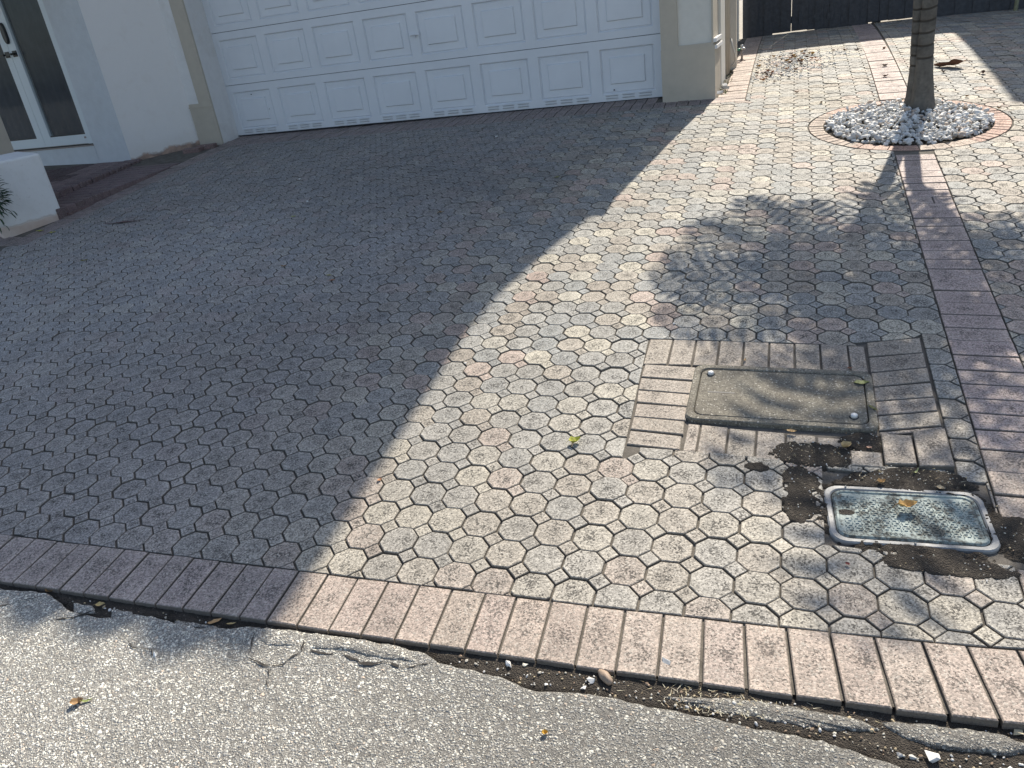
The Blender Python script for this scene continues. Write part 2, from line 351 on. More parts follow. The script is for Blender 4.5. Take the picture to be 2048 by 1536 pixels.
# broken-off asphalt lumps still lying in the dirt gap
def chunk(poly, h, name='asphalt_patch', zt=-.006):
    bb = MB(); pts = []
    m = len(poly)
    for i in range(m):
        a = poly[i]; c = poly[(i+1) % m]; k = max(2, int(math.dist(a, c)/.012))
        for q in range(k):
            t = q/k; x = a[0]+(c[0]-a[0])*t; y = a[1]+(c[1]-a[1])*t
            pts.append((x+.006*N(x, y, 45), y+.006*N(x, y, 45, 5)))
    cx = sum(p[0] for p in pts)/len(pts); cy = sum(p[1] for p in pts)/len(pts); k = len(pts)
    rings = [(1.0, -.03), (.985, zt-.008), (.93, zt-.003), (.8, zt-.001), (.4, zt)]
    vs = []
    for r, z in rings:
        for x, y in pts:
            X = cx+(x-cx)*r; Y = cy+(y-cy)*r; vs.append(S(X, Y, z+.002*N(X, Y, 40)))
    vs.append(S(cx, cy, zt+.002)); fs = []
    for a in range(len(rings)-1):
        fs += [(a*k+i, a*k+(i+1) % k, (a+1)*k+(i+1) % k, (a+1)*k+i) for i in range(k)]
    fs += [((len(rings)-1)*k+i, (len(rings)-1)*k+(i+1) % k, len(rings)*k) for i in range(k)]
    bb.add(vs, fs, None, True); return bb.build(name, M_road, road)
chunk([(.62, -.735), (.70, -.722), (.80, -.70), (.93, -.70), (1.05, -.70), (1.10, -.715), (1.02, -.74), (.9, -.748), (.76, -.752)], 0, zt=-.0085)
chunk([(1.10, -.695), (1.2, -.68), (1.33, -.672), (1.40, -.69), (1.34, -.72), (1.2, -.735), (1.13, -.725)], 0, zt=-.011)
chunk([(-.47, -.745), (-.36, -.738), (-.33, -.75), (-.345, -.785), (-.42, -.80), (-.455, -.79)], 0, zt=.001)
chunk([(-.32, -.735), (-.16, -.728), (-.03, -.74), (.02, -.765), (-.06, -.778), (-.2, -.772), (-.30, -.785)], 0, zt=.001)
chunk([(-1.16, -.765), (-1.08, -.76), (-1.05, -.785), (-1.12, -.80)], 0, zt=-.008)
chunk([(-1.02, -.76), (-.93, -.758), (-.9, -.775), (-.98, -.79)], 0, zt=-.010)
chunk([(-.78, -.757), (-.62, -.756), (-.6, -.77), (-.76, -.775)], 0, zt=-.014)
M_crack = simple('crack_filled_with_grit', (.05, .045, .04), .9, .2, 0, 200, .4)
def crack(line, wd=.004, seed=0):
    bb = MB(); pts = []
    for a, c in zip(line, line[1:]):
        k = max(2, int(math.dist(a, c)/.008))
        for q in range(k):
            t = q/k; x = a[0]+(c[0]-a[0])*t; y = a[1]+(c[1]-a[1])*t
            pts.append((x+.009*N(x, y, 30, seed)+.004*N(x, y, 90), y+.009*N(x, y, 30, seed+7)+.004*N(x, y, 90, 3)))
    pts.append(line[-1]); L = []; Rr = []
    for i, p in enumerate(pts):
        a = pts[max(0, i-1)]; c = pts[min(len(pts)-1, i+1)]; t = Vector((c[0]-a[0], c[1]-a[1])).normalized()
        w_ = wd*.55*max(.12, .45+1.3*N(p[0], p[1], 38, 9))*min(1, (len(pts)-1-i)/6+.2, i/5+.2)
        L.append(S(p[0]-t.y*w_, p[1]+t.x*w_, -.0015)); Rr.append(S(p[0]+t.y*w_, p[1]-t.x*w_, -.0015))
    m = len(pts); bb.add(L+Rr, [(i, m+i, m+i+1, i+1) for i in range(m-1)]); return bb.build('crack', M_crack, road)
crack([(-.49, -.76), (-.457, -.841), (-.388, -.861), (-.347, -.853), (-.32, -.797), (-.331, -.735)], .006, 1)
crack([(-.32, -.797), (-.205, -.783), (-.135, -.802), (-.056, -.786), (-.023, -.796), (.048, -.765)], .009, 2)
crack([(-.388, -.861), (-.36, -.89), (-.33, -.93)], .004, 3)
crack([(-.9, -.855), (-.82, -.877), (-.753, -.882), (-.733, -.895), (-.702, -.901)], .003, 4)
crack([(-1.50, -.86), (-1.392, -.825), (-1.325, -.790), (-1.285, -.765)], .005, 5)
crack([(-1.16, -.845), (-1.096, -.820), (-1.054, -.79), (-1.03, -.76)], .007, 6)
crack([(-.62, -.84), (-.585, -.81), (-.56, -.785)], .0016, 7)
crack([(-.05, -1.06), (.05, -1.03), (.18, -1.0)], .0012, 8)
crack([(.21, -.93), (.22, -.99), (.19, -1.05), (.21, -1.12)], .0009, 10)
# ------------------------------------------------------------------ paving
inv = []          # (distance, kind, poly(s), h, tilt, tint)
CW = Vector(CP); CRT = Matrix(CR).transposed()
def project(p):
    v = CRT @ (Vector(p)-CW)
    if v.z >= -.01: return None
    return 1024+1540.4*v.x/-v.z, 768-1540.4*v.y/-v.z
def inview(p, m=20):
    q = project(p); return q and -m < q[0] < 2048+m and -m < q[1] < 1536+m
def piece_geo(poly, h, tx, ty, tint, b=.003, depth=.022, warp=0.0):
    cx = sum(p[0] for p in poly)/len(poly); cy = sum(p[1] for p in poly)/len(poly); n = len(poly)
    c0 = S(cx, cy, h); ins = inset(poly, b)
    def pt(x, y, z): return S(x, y, h+z+(x-cx)*tx+(y-cy)*ty)-c0
    vs = [pt(x, y, -depth) for x, y in poly]+[pt(x, y, -b*.8) for x, y in poly]+[pt(x, y, 0) for x, y in ins]+[pt(cx, cy, 0)]
    fs = [(i, (i+1) % n, n+(i+1) % n, n+i) for i in range(n)]+[(n+i, n+(i+1) % n, 2*n+(i+1) % n, 2*n+i) for i in range(n)]+[(2*n+i, 2*n+(i+1) % n, 3*n) for i in range(n)]
    col = [(*tint, 0.)]*(2*n)+[(*tint, .12)]*n+[(*tint, 1.)]
    return c0, vs, fs, col
pieces = {'octagon_paver': [], 'square_paver': [], 'border_brick': []}
def put(kind, poly, tint, h=None, tilt=.012, b=.003, mat=None):
    if len(poly) < 3 or area(poly) < .00012: return
    if h is None: h = R.gauss(0, .0011)
    c0, vs, fs, col = piece_geo(poly, h, R.gauss(0, tilt), R.gauss(0, tilt), tint, b)
    d = (c0-CW).length; vis = inview(c0)
    pieces[kind].append((0 if vis else 1, d, len(pieces[kind]), c0, vs, fs, col))
GREYS = [(.255, .257, .245), (.30, .295, .275), (.24, .247, .238), (.32, .312, .285), (.275, .265, .24)]
def ptint(X, Y):
    r = R.random(); f = N(X, Y, 1.1)
    nearf = max(0, min(1, (1.2-Y)/1.4))
    if r < .50-.1*nearf: c = R.choice(GREYS)
    elif r < .66: c = R.choice([(.40, .37, .305), (.46, .42, .335), (.37, .345, .29)])
    elif r < .91: c = R.choice([(.32, .28, .23), (.29, .25, .205), (.35, .31, .255)])
    else: c = R.choice([(.39, .305, .255), (.36, .275, .23), (.41, .325, .275)])
    k = 1+.06*f; m0 = .30; g_ = sum(c)/3; c = tuple(.35*(a/g_*(.8*g_+.2*m0)*1.0)+.65*a for a in c)
    if nearf > 0:
        m = (.325, .295, .25); c = tuple(a*(1-.6*nearf)+q*.6*nearf for a, q in zip(c, m))
    if X < -.5:            # house shade put into the tint: duller, more even pavers on the garage side
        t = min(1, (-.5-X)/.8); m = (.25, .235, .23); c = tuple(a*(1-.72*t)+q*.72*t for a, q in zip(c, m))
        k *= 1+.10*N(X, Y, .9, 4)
        k *= 1-.24*math.exp(-(((X+1.2)/1.3)**2+((Y-3.3)/.8)**2)*1.2); k *= 1+.26*math.exp(-(((X+3.1)/1.7)**2+((Y-1.8)/1.2)**2)); k *= 1-.12*math.exp(-(((X+1.5)/.9)**2+((Y-.9)/.7)**2))  # middle factor paints the sky's sheen lighter; the others only darken patches
    if Y > 4.6 and X > .4:
        e = math.exp(-(((X-1.0)/.28)**2+((Y-5.1)/.5)**2)); c = tuple(a*(1-.35*e)+q*.35*e for a, q in zip(c, (.19, .16, .09)))
    return tuple(min(.62, a*k) for a in c)
# keep-outs: convex polygons as half-planes (nx, ny, c), inside = all n.p < c
def hp(poly):
    out = []
    for i in range(len(poly)):
        a = poly[i]; b_ = poly[(i+1) % len(poly)]; e = Vector((b_[0]-a[0], b_[1]-a[1])).normalized()
        out.append((e.y, -e.x, e.y*a[0]-e.x*a[1]))
    return out
BOX = [(.365, .225), (1.385, .225), (1.385, 1.095), (1.0, 1.0), (.328, 1.015)]
K_main = [
    [(1, 0, -4.85), (0, -1, -2.40)],
    [(-.03, -1, -5.10), (1, 0, .50)],
    hp([(.366, .232), (1.18, .232), (1.18, 1.000), (.328, 1.010)]), hp([(1.165, .240), (1.380, .240), (1.382, 1.088), (1.165, 1.028)]),
    hp([(1.0, -.155), (1.45, -.155), (1.45, .19), (1.0, .19)]),
]
RC = (1.62, 4.13); RO = .635; RI = .53
def halfplane_out(poly, cx, cy, keep):
    """clip poly so it stays outside convex keep-out"""
    vals = [nx*cx+ny*cy-c for nx, ny, c in keep]; best = max(range(len(keep)), key=lambda i: vals[i])
    if vals[best] > .09: return poly
    for p in poly:
        if all(nx*p[0]+ny*p[1] < c+.0 for nx, ny, c in keep): break
    else:
        mx = (cx, cy)
        if not all(v < 0 for v in vals): return poly
    nx, ny, c = keep[best]
    return clip(poly, -nx, -ny, -c-.0015)
def field(poly, cx, cy, side):
    if side == 0:
        ks = K_main; poly = clip(poly, 1, -.0091, 1.4587-.002)
    else:
        ks = []; poly = clip(poly, -1, .0091, -(1.4587+.222)-.002)
    g0 = fin(cx); g1 = (fin(cx+.05)-g0)/.05
    if len(poly) > 2: poly = clip(poly, g1, -1, -(g0-g1*cx)-.002)
    if len(poly) > 2: poly = clip(poly, .0355, 1, 9.04)
    for k_ in ks:
        if len(poly) > 2: poly = halfplane_out(poly, cx, cy, k_)
    d = Vector((cx-RC[0], cy-RC[1])); L = d.length
    if L < RO+.12 and len(poly) > 2:
        if L < .2: return []
        d /= L; poly = clip(poly, -d.x, -d.y, -(d.x*RC[0]+d.y*RC[1]+RO+.002))
    return poly
T8 = math.tan(PI/8)
def cell(side, i, j):
    if side == 0: X0, Y0 = disp(i*P, -j*P)
    else: X0, Y0 = 1.748+i*P, 1.431-j*P
    return X0, Y0
def run(side, I, J):
    for j in J:
        for i in I:
            X0, Y0 = cell(side, i, j)
            if (X0 < -4.95 and Y0 > 2.3) or X0 < -8.8 or (X0 < .45 and Y0 > 5.5): continue
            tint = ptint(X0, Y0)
            a = P/2-.0025; dd = P/2
            rot = R.gauss(0, .008); cr, sr = math.cos(rot), math.sin(rot)
            poly = [(-a, -a), (a, -a), (a, a), (-a, a)]
            for sx, sy, g in ((1, 1, .0027), (-1, -1, .0027), (1, -1, .0020), (-1, 1, .0022)):
                poly = clip(poly, sx/2**.5, sy/2**.5, dd-g)
            jx, jy = R.gauss(0, .0008), R.gauss(0, .0008)
            poly = [(X0+jx+x*cr-y*sr, Y0+jy+x*sr+y*cr) for x, y in poly]
            hh = R.gauss(0, .0012)
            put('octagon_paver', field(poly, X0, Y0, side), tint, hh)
            # the small square cast onto the same unit
            x1, y1 = cell(side, i+1, j+1); X1, Y1 = (X0+x1)/2, (Y0+y1)/2
            s_ = P*(2**.5)/2-dd+.0
            s_ = P*(1/2**.5)-P/2
            poly = [(-s_+.0018, -s_+.0025), (s_-.0022, -s_+.0025), (s_-.0022, s_-.0025), (-s_+.0018, s_-.0025)]
            # local axes: u towards own octagon (-1,+1), v across
            q = 1/2**.5; kk = R.uniform(.92, 1.12)
            poly = [(X1+u*q+v*q, Y1-u*q+v*q) for u, v in poly]
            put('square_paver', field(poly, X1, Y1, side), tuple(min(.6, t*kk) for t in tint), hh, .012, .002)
run(0, range(-60, 14), range(-77, 6))
run(1, range(-1, 28), range(-66, 17))
def quad(a, b_, c, d, tint, h=None, g=.0027, b=.0035, tilt=.008):
    poly = [a, b_, c, d]
    if area(poly) < 0: poly = poly[::-1]
    put('border_brick', inset(poly, g), tint, h, tilt, b)
def vary(c, a=.08): k = R.uniform(1-a, 1+a); return tuple(x*k*R.uniform(.99, 1.01) for x in c)
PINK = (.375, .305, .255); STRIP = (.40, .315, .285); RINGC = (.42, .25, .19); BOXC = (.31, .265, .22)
# front soldier course
J = [-.96, -.88, -.78, -.68, -.58, -.49, -.39, -.29, -.19, -.09, .01, .11, .2, .3, .4, .5, .6, .7, .8, .9, 1.0, 1.1, 1.205, 1.30, 1.405]
J = [-.96-.0985*k for k in range(78, 0, -1)]+J+[1.405+.1015*k for k in range(1, 34)]
for a, c in zip(J, J[1:]):
    sl = .01+.03*max(0, a-.6)
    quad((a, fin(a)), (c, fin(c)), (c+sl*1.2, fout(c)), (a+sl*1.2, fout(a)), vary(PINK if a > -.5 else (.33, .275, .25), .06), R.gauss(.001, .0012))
# long strip towards the gate
J = [2.06, 1.942, 1.84, 1.737, 1.634, 1.512, 1.398, 1.289, 1.177, 1.072, .957, .849, .755, .659, .568, .472, .364, .251, .137, .035]
J = [9.0-.1055*k for k in range(int((9.0-2.06)/.1055)+1)][:-1]+J+[.035-.1*k for k in range(1, 5)]
for a, c in zip(J, J[1:]):
    m = (a+c)/2; x0 = XS(m); x1 = x0+.222
    if -.16 < m < .03 and True: continue
    if fin(x0) > c: continue
    if abs(m-RC[1]) < RO+.06:
        dy = m-RC[1]
        if abs(dy) < RO+.045: continue
    t = vary(STRIP if m > .4 else PINK, .06)
    if 2.6 < m < 2.72:
        quad((x0, c), (x0+.125, c), (x0+.125, a), (x0, a), t); quad((x0+.125, c), (x1, c), (x1, a), (x0+.125, a), vary(STRIP)); continue
    quad((x0, c), (x1, c), (x1, a), (x0, a), t, R.gauss(.0005, .0012))
quad((1.475, -.23), (1.695, -.22), (1.695, -.17), (1.475, -.175), vary(PINK)); quad((1.465, -.335), (1.69, -.32), (1.695, -.225), (1.465, -.235), vary(PINK))
quad((1.462, -.415), (1.69, -.405), (1.69, -.325), (1.465, -.34), vary(PINK))
# ring round the palm
def arcb(a0, a1, t, r0=RI, r1=RO-.004):
    m = max(1, int((a1-a0)/.12))
    for k in range(1):
        pts = [(RC[0]+r1*math.cos(a0), RC[1]+r1*math.sin(a0))]
        for q in range(1, m+1): an = a0+(a1-a0)*q/m; pts.append((RC[0]+r1*math.cos(an), RC[1]+r1*math.sin(an)))
        for q in range(m, -1, -1): an = a0+(a1-a0)*q/m; pts.append((RC[0]+r0*math.cos(an), RC[1]+r0*math.sin(an)))
        cx, cy = pts[0]
        if m == 1: put('border_brick', inset(pts, .002), t, None, .006, .003)
        else:
            for q in range(m):
                pp = [pts[q], pts[q+1], pts[2*m-q], pts[2*m+1-q]]
                put('border_brick', pp, t, .0, .0, .003)
an = math.radians(-128)
while an < math.radians(232):
    deg = math.degrees(an)
    w_ = .19 if -128 < deg < -55 or 40 < deg < 140 else .062
    arcb(an+.003, an+w_/RO-.003, vary(RINGC if -60 < deg < 60 or deg < -95 or 60 < deg < 140 else (.38, .29, .23), .12)); an += w_/RO
# bricks round the meter box
tp = [(x_, 1.010-.0118*(x_-.33)) for x_ in (.33, .43, .526, .621, .718, .816, .912, 1.007, 1.108, 1.171)]
for (x0, y0), (x1, y1) in zip(tp, tp[1:]): quad((x0, y0), (x1, y1), (x1+.002, .80), (x0+.004, .795), vary(BOXC))
ty = [1.085, .967, .856, .757, .658, .569, .479, .44]; tz = [1.026, .914, .80, .70, .605, .515, .425, .405]
for k in range(6): quad((1.177, tz[k+1]), (1.374, ty[k+1]), (1.376, ty[k]), (1.178, tz[k]), vary(BOXC))
quad((1.178, .400), (1.374, .453), (1.374, .476), (1.178, .422), vary(BOXC), -.001, .002)
ly = [.795, .692, .60, .512, .419, .334, .245]; lx = [.342, .343, .346, .356, .360, .363, .366]; ry = [.787, .683, .590, .501, .407, .32, .232]
for k in range(6): quad((lx[k+1], ly[k+1]), (.556, ry[k+1]), (.550, ry[k]), (lx[k], ly[k]), vary(BOXC))
bx_ = [.559, .606, .701, .794, .888, .985, 1.082, 1.179, 1.275, 1.378]
tops = [.396, .393, .386, .38, .378, .376, .30, .398, .42, .45]
for k in range(9):
    t0 = tops[k]; t1 = tops[k+1]
    if k == 6: t0 = t1 = .30
    if k == 7: t0 = t1 = .398
    if k == 5: t0 = t1 = .375
    if k == 8: t0 = .42
    yb = .226-.004*k if k < 5 else .215; yb1 = yb
    if k > 6: yb = .228; yb1 = .24
    quad((bx_[k], yb), (bx_[k+1], yb1), (bx_[k+1], t1), (bx_[k], t0), vary(BOXC), {7: .010, 8: .013, 6: .004, 4: -.003, 5: -.006}.get(k, None))
# left border beside the steps and low wall, courses at the garage and along the house side
y = 2.40
while y < 5.24: quad((-5.055, y), (-4.852, y), (-4.852, y+.1), (-5.055, y+.1), vary((.27, .215, .20))); y += .1015
x = -4.86
while x > -7: quad((x-.1, 2.40), (x, 2.40), (x, 2.60), (x-.1, 2.60), vary((.27, .215, .20))); x -= .1015
x = -5.05
while x < .24:
    yl = 5.10-.03*x; dx = -.035
    quad((x, yl), (x+.1, yl-.003), (x+.1-.006, yl+.197), (x-.006, yl+.2), vary((.27, .215, .20)))
    yd = 5.69-.0345*(x+5.08)
    if x < -.35 and yd+.02-(yl+.2) > .03: quad((x, yl+.2), (x+.1, yl+.197), (x+.1, yd+.03), (x, yd+.03), vary((.27, .215, .20)))
    x += .1015
y = 5.10
while y < 9.0:
    quad((.305-.1*max(0, (5.5-y)/.4), y), (.498, y), (.498, y+.0995), (.305-.1*max(0, (5.5-y)/.4), y+.0995), vary((.42, .33, .275))); y += .101
LIM = {'octagon_paver': 298, 'square_paver': 298, 'border_brick': 298}
for kind, L in pieces.items():
    L.sort(key=lambda t: t[:3]); mat = M_brick if kind == 'border_brick' else M_pave
    rest = MB()
    for n_, (vis, d, _, c0, vs, fs, col) in enumerate(L):
        if n_ < LIM[kind]:
            m = MB(); m.add(vs, fs, col); m.build(kind, mat, drive, c0)
        else: rest.add([c0+v for v in vs], fs, col)
    if rest.v: rest.build(kind, mat, drive, None, 'stuff')
    print(kind, len(L), 'visible', sum(1 for t in L if t[0] == 0))
# red half paver next to the meter box is part of the field
# dirt washed over the low corner round the utility cover
SOILP = [((1.225, .012), .30, .235), ((.98, .26), .17, .09), ((1.135, .35), .09, .07), ((1.28, .19), .17, .06), ((1.52, -.04), .13, .12), ((1.30, -.19), .22, .05), ((.93, .12), .07, .10), ((.80, .17), .05, .03), ((.93, .0), .06, .1)]
def mound(x, y):
    m = 0
    for (a, c), rx, ry in SOILP: m = max(m, 1-((x-a)/rx)**2-((y-c)/ry)**2)
    m = max(0, min(1, m*1.3))
    return m
bb = MB(); xs = fr(.72, 1.72, 220); ysx = fr(-.28, .42, 154); vs = []; keep = []
for y in ysx:
    for x in xs:
        m = mound(x, y); cov = 1.9*m-.45+.6*N(x, y, 15)+.55*N(x, y, 38)+.35*N(x, y, 90)
        inl = (1.02 < x < 1.42 and -.125 < y < .112); h = (-.030 if inl else -.012)+.0155*max(0, min(1, cov*1.3))*(0 if inl else 1) + (.0022*N(x, y, 60)+.0016*N(x, y, 130))*m
        if m <= 0: h = -.012
        vs.append(S(x, y, h)); keep.append(m > 0)
n = len(xs)
fs = [(j*n+i, j*n+i+1, (j+1)*n+i+1, (j+1)*n+i) for j in range(len(ysx)-1) for i in range(n-1) if keep[j*n+i] or keep[(j+1)*n+i+1]]
bb.add(vs, fs, None, True); bb.build('washed_soil', M_soil, drive, None, 'stuff')
# ------------------------------------------------------------------ house
house = empty('house', (-2.5, 6.5, .45), 0, 'white stucco house with beige pilasters, wide garage door and glazed entry doors', 'house')
H0 = Vector((-2.5, 6.5, .45))
def hpart(m, name, mat, parent=None, kind=None):
    m.v = [tuple(Vector(v)-H0) for v in m.v]
    return m.build(name, mat, parent or house, None, kind)
class sub:   # builds children (sub-parts) of a part that itself sits at the house origin
    pass
m = MB()
# white walls: diagonal wall, return to the pilaster, entry wall with door opening, garage header and jambs, upper storey
m.prism([(-5.872, 4.801), (-5.39, 5.375), (-5.6, 5.9), (-6.2, 5.4), (-6.1, 4.95)], .15, 2.80)
hpart(m, 'wall', M_diag); m = MB()
m.prism([(-5.40, 5.375), (-5.069, 5.372), (-5.075, 5.80), (-5.6, 5.80)], .2, 2.80)
hpart(m, 'wall', M_white)
m = MB()
d0 = Vector((-5.87, 4.80)); dv = Vector((-9.2+5.87, 4.985-4.80)).normalized()
def ew(a, b_, z0, z1, y0=0., y1=.22):
    nrm = Vector((-dv.y, dv.x)); nrm = nrm if nrm.y > 0 else -nrm
    A = d0+dv*a; B = d0+dv*b_
    m.prism([(p.x, p.y) for p in (B+nrm*y0, A+nrm*y0, A+nrm*y1, B+nrm*y1)], z0, z1)
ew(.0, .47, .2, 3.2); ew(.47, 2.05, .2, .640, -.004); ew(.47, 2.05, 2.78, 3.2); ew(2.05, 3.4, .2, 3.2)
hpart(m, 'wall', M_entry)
m = MB()
m.prism([(-.207, 5.297), (.222, 5.271), (.222, 9.0), (-.2, 9.0)], .2, 2.80)
m.prism([(-5.075, 5.372), (-.207, 5.297), (-.207, 5.60), (-5.075, 5.74)], 2.62, 2.80)
hpart(m, 'wall', M_cream)
# garage jamb liner, interior closing box
m = MB(); m.prism([(-9.3, 5.2), (-6.0, 5.2), (-5.6, 5.75), (-.2, 5.60), (-.2, 9.0), (-9.3, 9.0)], 2.4, 2.79)
hpart(m, 'ceiling', M_white)
m = MB(); m.prism([(-9.2, 5.3), (.02, 5.3), (.02, 8.9), (-9.2, 8.9)], 2.85, 5.25); hpart(m, 'upper_wall', M_white)
# roof slabs: upper eaves (they cast the long shadow over the drive) and the low coping above the garage
m = MB(); roofz = 5.25
fe = [(-10, 4.80)]; xx_ = -9.9
while xx_ < .2:
    fe += [(xx_, 4.80+R.uniform(-.02, .015)), (xx_+.10, 4.76+R.uniform(-.035, .02)), (xx_+.17, 4.78+R.uniform(-.03, .02)), (xx_+.22, 4.83+R.uniform(-.02, .02))]; xx_ += .27
m.prism(fe+[(.455, 4.80), (.345, 6.4), (.37, 6.8), (.44, 7.15), (.52, 7.5), (.62, 7.9), (.62, 9.3), (-10, 9.3)], roofz, roofz+.14)
hpart(m, 'roof', M_beige)
m = MB(); m.prism([(-10, 4.95), (-6.0, 4.95), (-5.5, 5.2), (.22, 5.235), (.265, 5.235), (.275, 9.02), (-10, 9.02)], 2.80, 2.85)
hpart(m, 'coping', M_beige)
# left pilaster (base wider than shaft), proud of the white wall
m = MB(); m.prism([(-5.378, 5.355), (-5.070, 5.348), (-5.070, 5.378), (-5.385, 5.385)], .2, .905); m.prism([(-5.238, 5.352), (-5.070, 5.348), (-5.070, 5.378), (-5.238, 5.378)], .905, 2.80)
m.prism([(-5.384, 5.349), (-5.068, 5.342), (-5.068, 5.348), (-5.384, 5.355)], .862, .876)
hpart(m, 'pilaster', M_beige)
# right pilaster: base, frame round a recessed panel, returns along the side
m = MB()
m.prism([(-.21, 5.272), (.247, 5.245), (.258, 5.70), (.222, 5.70), (.222, 5.275), (-.21, 5.298)], .2, .905)
m.prism([(-.207, 5.276), (-.062, 5.268), (-.062, 5.30), (-.207, 5.30)], .905, 2.80)
m.prism([(-.062, 5.268), (.236, 5.25), (.236, 5.275), (-.062, 5.30)], .905, .925)
m.prism([(.222, 5.252), (.236, 5.252), (.244, 5.68), (.222, 5.68)], .925, 2.80)
hpart(m, 'pilaster', M_beige)
m = MB(); m.prism([(.236, 5.25), (.262, 5.25), (.270, 5.70), (.24, 5.70)], .925, .955); m.prism([(.244, 5.25), (.268, 5.25), (.276, 5.72), (.25, 5.72)], .872, .90)
hpart(m, 'ledge', M_white)
m = MB(); m.prism([(.222, 5.70), (.262, 5.71), (.270, 6.08), (.222, 6.08)], .3, 2.80); hpart(m, 'wall_band', M_cream)
m = MB(); m.prism([(.222, 6.50), (.285, 6.50), (.338, 6.58), (.338, 6.72), (.222, 6.72)], .3, 2.80); hpart(m, 'corner_post', M_beige)
for x, y, r in ((.268, 6.16, .017), (.272, 6.27, .021), (.275, 6.38, .017)):
    m = MB(); m.tube([(x, y, .56), (x, y, 2.80)], r, 8); hpart(m, 'conduit', M_beige)
m = MB(); m.tube([(.30, 6.40, .86), (.315, 6.36, .80), (.335, 6.38, .73), (.34, 6.44, .67), (.325, 6.47, .63), (.30, 6.46, .61)], .009, 8); hpart(m, 'cable', M_cream)
# ---- garage door
D0 = Vector((-5.085, 5.685, .497)); D1 = Vector((-.235, 5.519, .497)); du = (D1-D0).normalized(); dn = Vector((du.y, -du.x, 0))   # dn: towards the street
def DW(u, h, o=0.0): return D0+du*u+dn*o+Vector((0, 0, h))-H0
gd = empty('garage_door', (0, 0, 0)); gd.parent = house; gd.name = 'garage_door'
WD = 4.86
us = [.634+.6*(k-1) for k in range(1, 8)]
cols = []
for k in range(8):
    a = (us[k-1] if k > 0 else us[0]-.6)+.05; b_ = (us[k] if k < 7 else us[6]+.6)-.05
    cols.append((a, b_))
cols[7] = (us[6]+.05, us[6]+.55)
def rect(m, u0, u1, h0, h1, o, col=None): m.add([DW(u0, h0, o), DW(u1, h0, o), DW(u1, h1, o), DW(u0, h1, o)], [(0, 1, 2, 3)], col)
def shell(m, rects, offs):
    """nested rectangles at given offsets -> stepped panel"""
    vs = []; fs = []
    for (u0, u1, h0, h1), o in zip(rects, offs): vs += [DW(u0, h0, o), DW(u1, h0, o), DW(u1, h1, o), DW(u0, h1, o)]
    for r in range(len(rects)-1):
        for k in range(4): fs.append((r*4+k, r*4+(k+1) % 4, r*4+4+(k+1) % 4, r*4+4+k))
    fs.append(tuple(range((len(rects)-1)*4, len(rects)*4))); m.add(vs, fs)
for s_ in range(4):
    z0 = s_*.5334; z1 = z0+.5334
    m = MB(); a0, a1 = z0+.0025, z1-.0025; p0, p1 = z0+.066, z0+.457
    rect(m, 0, WD, a0, p0, .02); rect(m, 0, WD, p1, a1, .02)
    pr = 0
    for (a, b_) in cols+[(WD, WD)]: rect(m, pr, a, p0, p1, .02); pr = b_
    for hh in (a0, a1): m.add([DW(0, hh, .02), DW(WD, hh, .02), DW(WD, hh, -.03), DW(0, hh, -.03)], [(0, 1, 2, 3)])
    rect(m, 0, WD, a0, a1, -.03)
    m.v = [tuple(v) for v in m.v]; sec = m.build('section', M_door, gd)
    for (a, b_) in cols:
        q = MB(); shell(q, [(a, b_, p0, p1), (a+.012, b_-.012, p0+.012, p1-.012), (a+.022, b_-.022, p0+.020, p1-.020), (a+.086, b_-.086, p0+.082, p1-.075), (a+.094, b_-.094, p0+.090, p1-.083)], [.02, .002, .010, .006, .021])
        q.build('raised_panel', M_door, gd)
        if s_ == 0:
            for t in range(3):
                uc = a+.09+t*.158
                for hz in (.022, .046):
                    q = MB(); q.add([DW(uc-.058, hz, .0205), DW(uc+.058, hz, .0205), DW(uc+.056, hz+.010, .033), DW(uc-.056, hz+.010, .033), DW(uc-.056, hz+.010, .0302), DW(uc+.056, hz+.010, .0302), DW(uc-.06, hz+.010, .0205), DW(uc+.06, hz+.010, .0205)], [(0, 1, 2, 3), (3, 2, 5, 4), (0, 3, 6), (1, 7, 2)])
                    q.build('vent_louvre', M_door, gd)
                    q = MB(); q.add([DW(uc-.055, hz+.0085, .0302), DW(uc+.055, hz+.0085, .0302), DW(uc+.055, hz+.0085, .0205), DW(uc-.055, hz+.0085, .0205)], [(0, 1, 2, 3)])
                    q.build('vent_slot', M_seal, gd)
m = MB(); m.add([DW(0, -.006, .03), DW(WD, -.006, .03), DW(WD, .004, .03), DW(0, .004, .03), DW(0, -.02, -.03), DW(WD, -.02, -.03)], [(0, 1, 2, 3), (4, 5, 1, 0)]); m.build('bottom_seal', M_seal, gd)
m = MB(); m.add([DW(0, -.05, -.035), DW(WD, -.05, -.035), DW(WD, 2.4, -.035), DW(0, 2.4, -.035)], [(0, 1, 2, 3)]); m.build('backing', M_seal, gd)
m = MB(); m.add([DW(2.39, .785, .02), DW(2.39, .785, .04), DW(2.45, .79, .045), DW(2.50, .785, .04), DW(2.50, .785, .02), DW(2.39, .80, .02), DW(2.39, .803, .036), DW(2.45, .812, .042), DW(2.50, .803, .036), DW(2.50, .80, .02)],
     [(0, 1, 6, 5), (1, 2, 7, 6), (2, 3, 8, 7), (3, 4, 9, 8), (5, 6, 7, 8, 9), (4, 3, 2, 1, 0)])
m.tube([DW(2.45, .78, .03), DW(2.45, .765, .035)], .008, 6); m.build('lift_handle', M_door, gd)
for u_, h_, r_ in ((4.40, .10, .007), (.33, .42, .006), (.52, .25, .004)):
    m = MB(); m.tube([DW(u_, h_, .018), DW(u_, h_, .024)], r_, 6); m.build('screw_hole', M_black, gd)
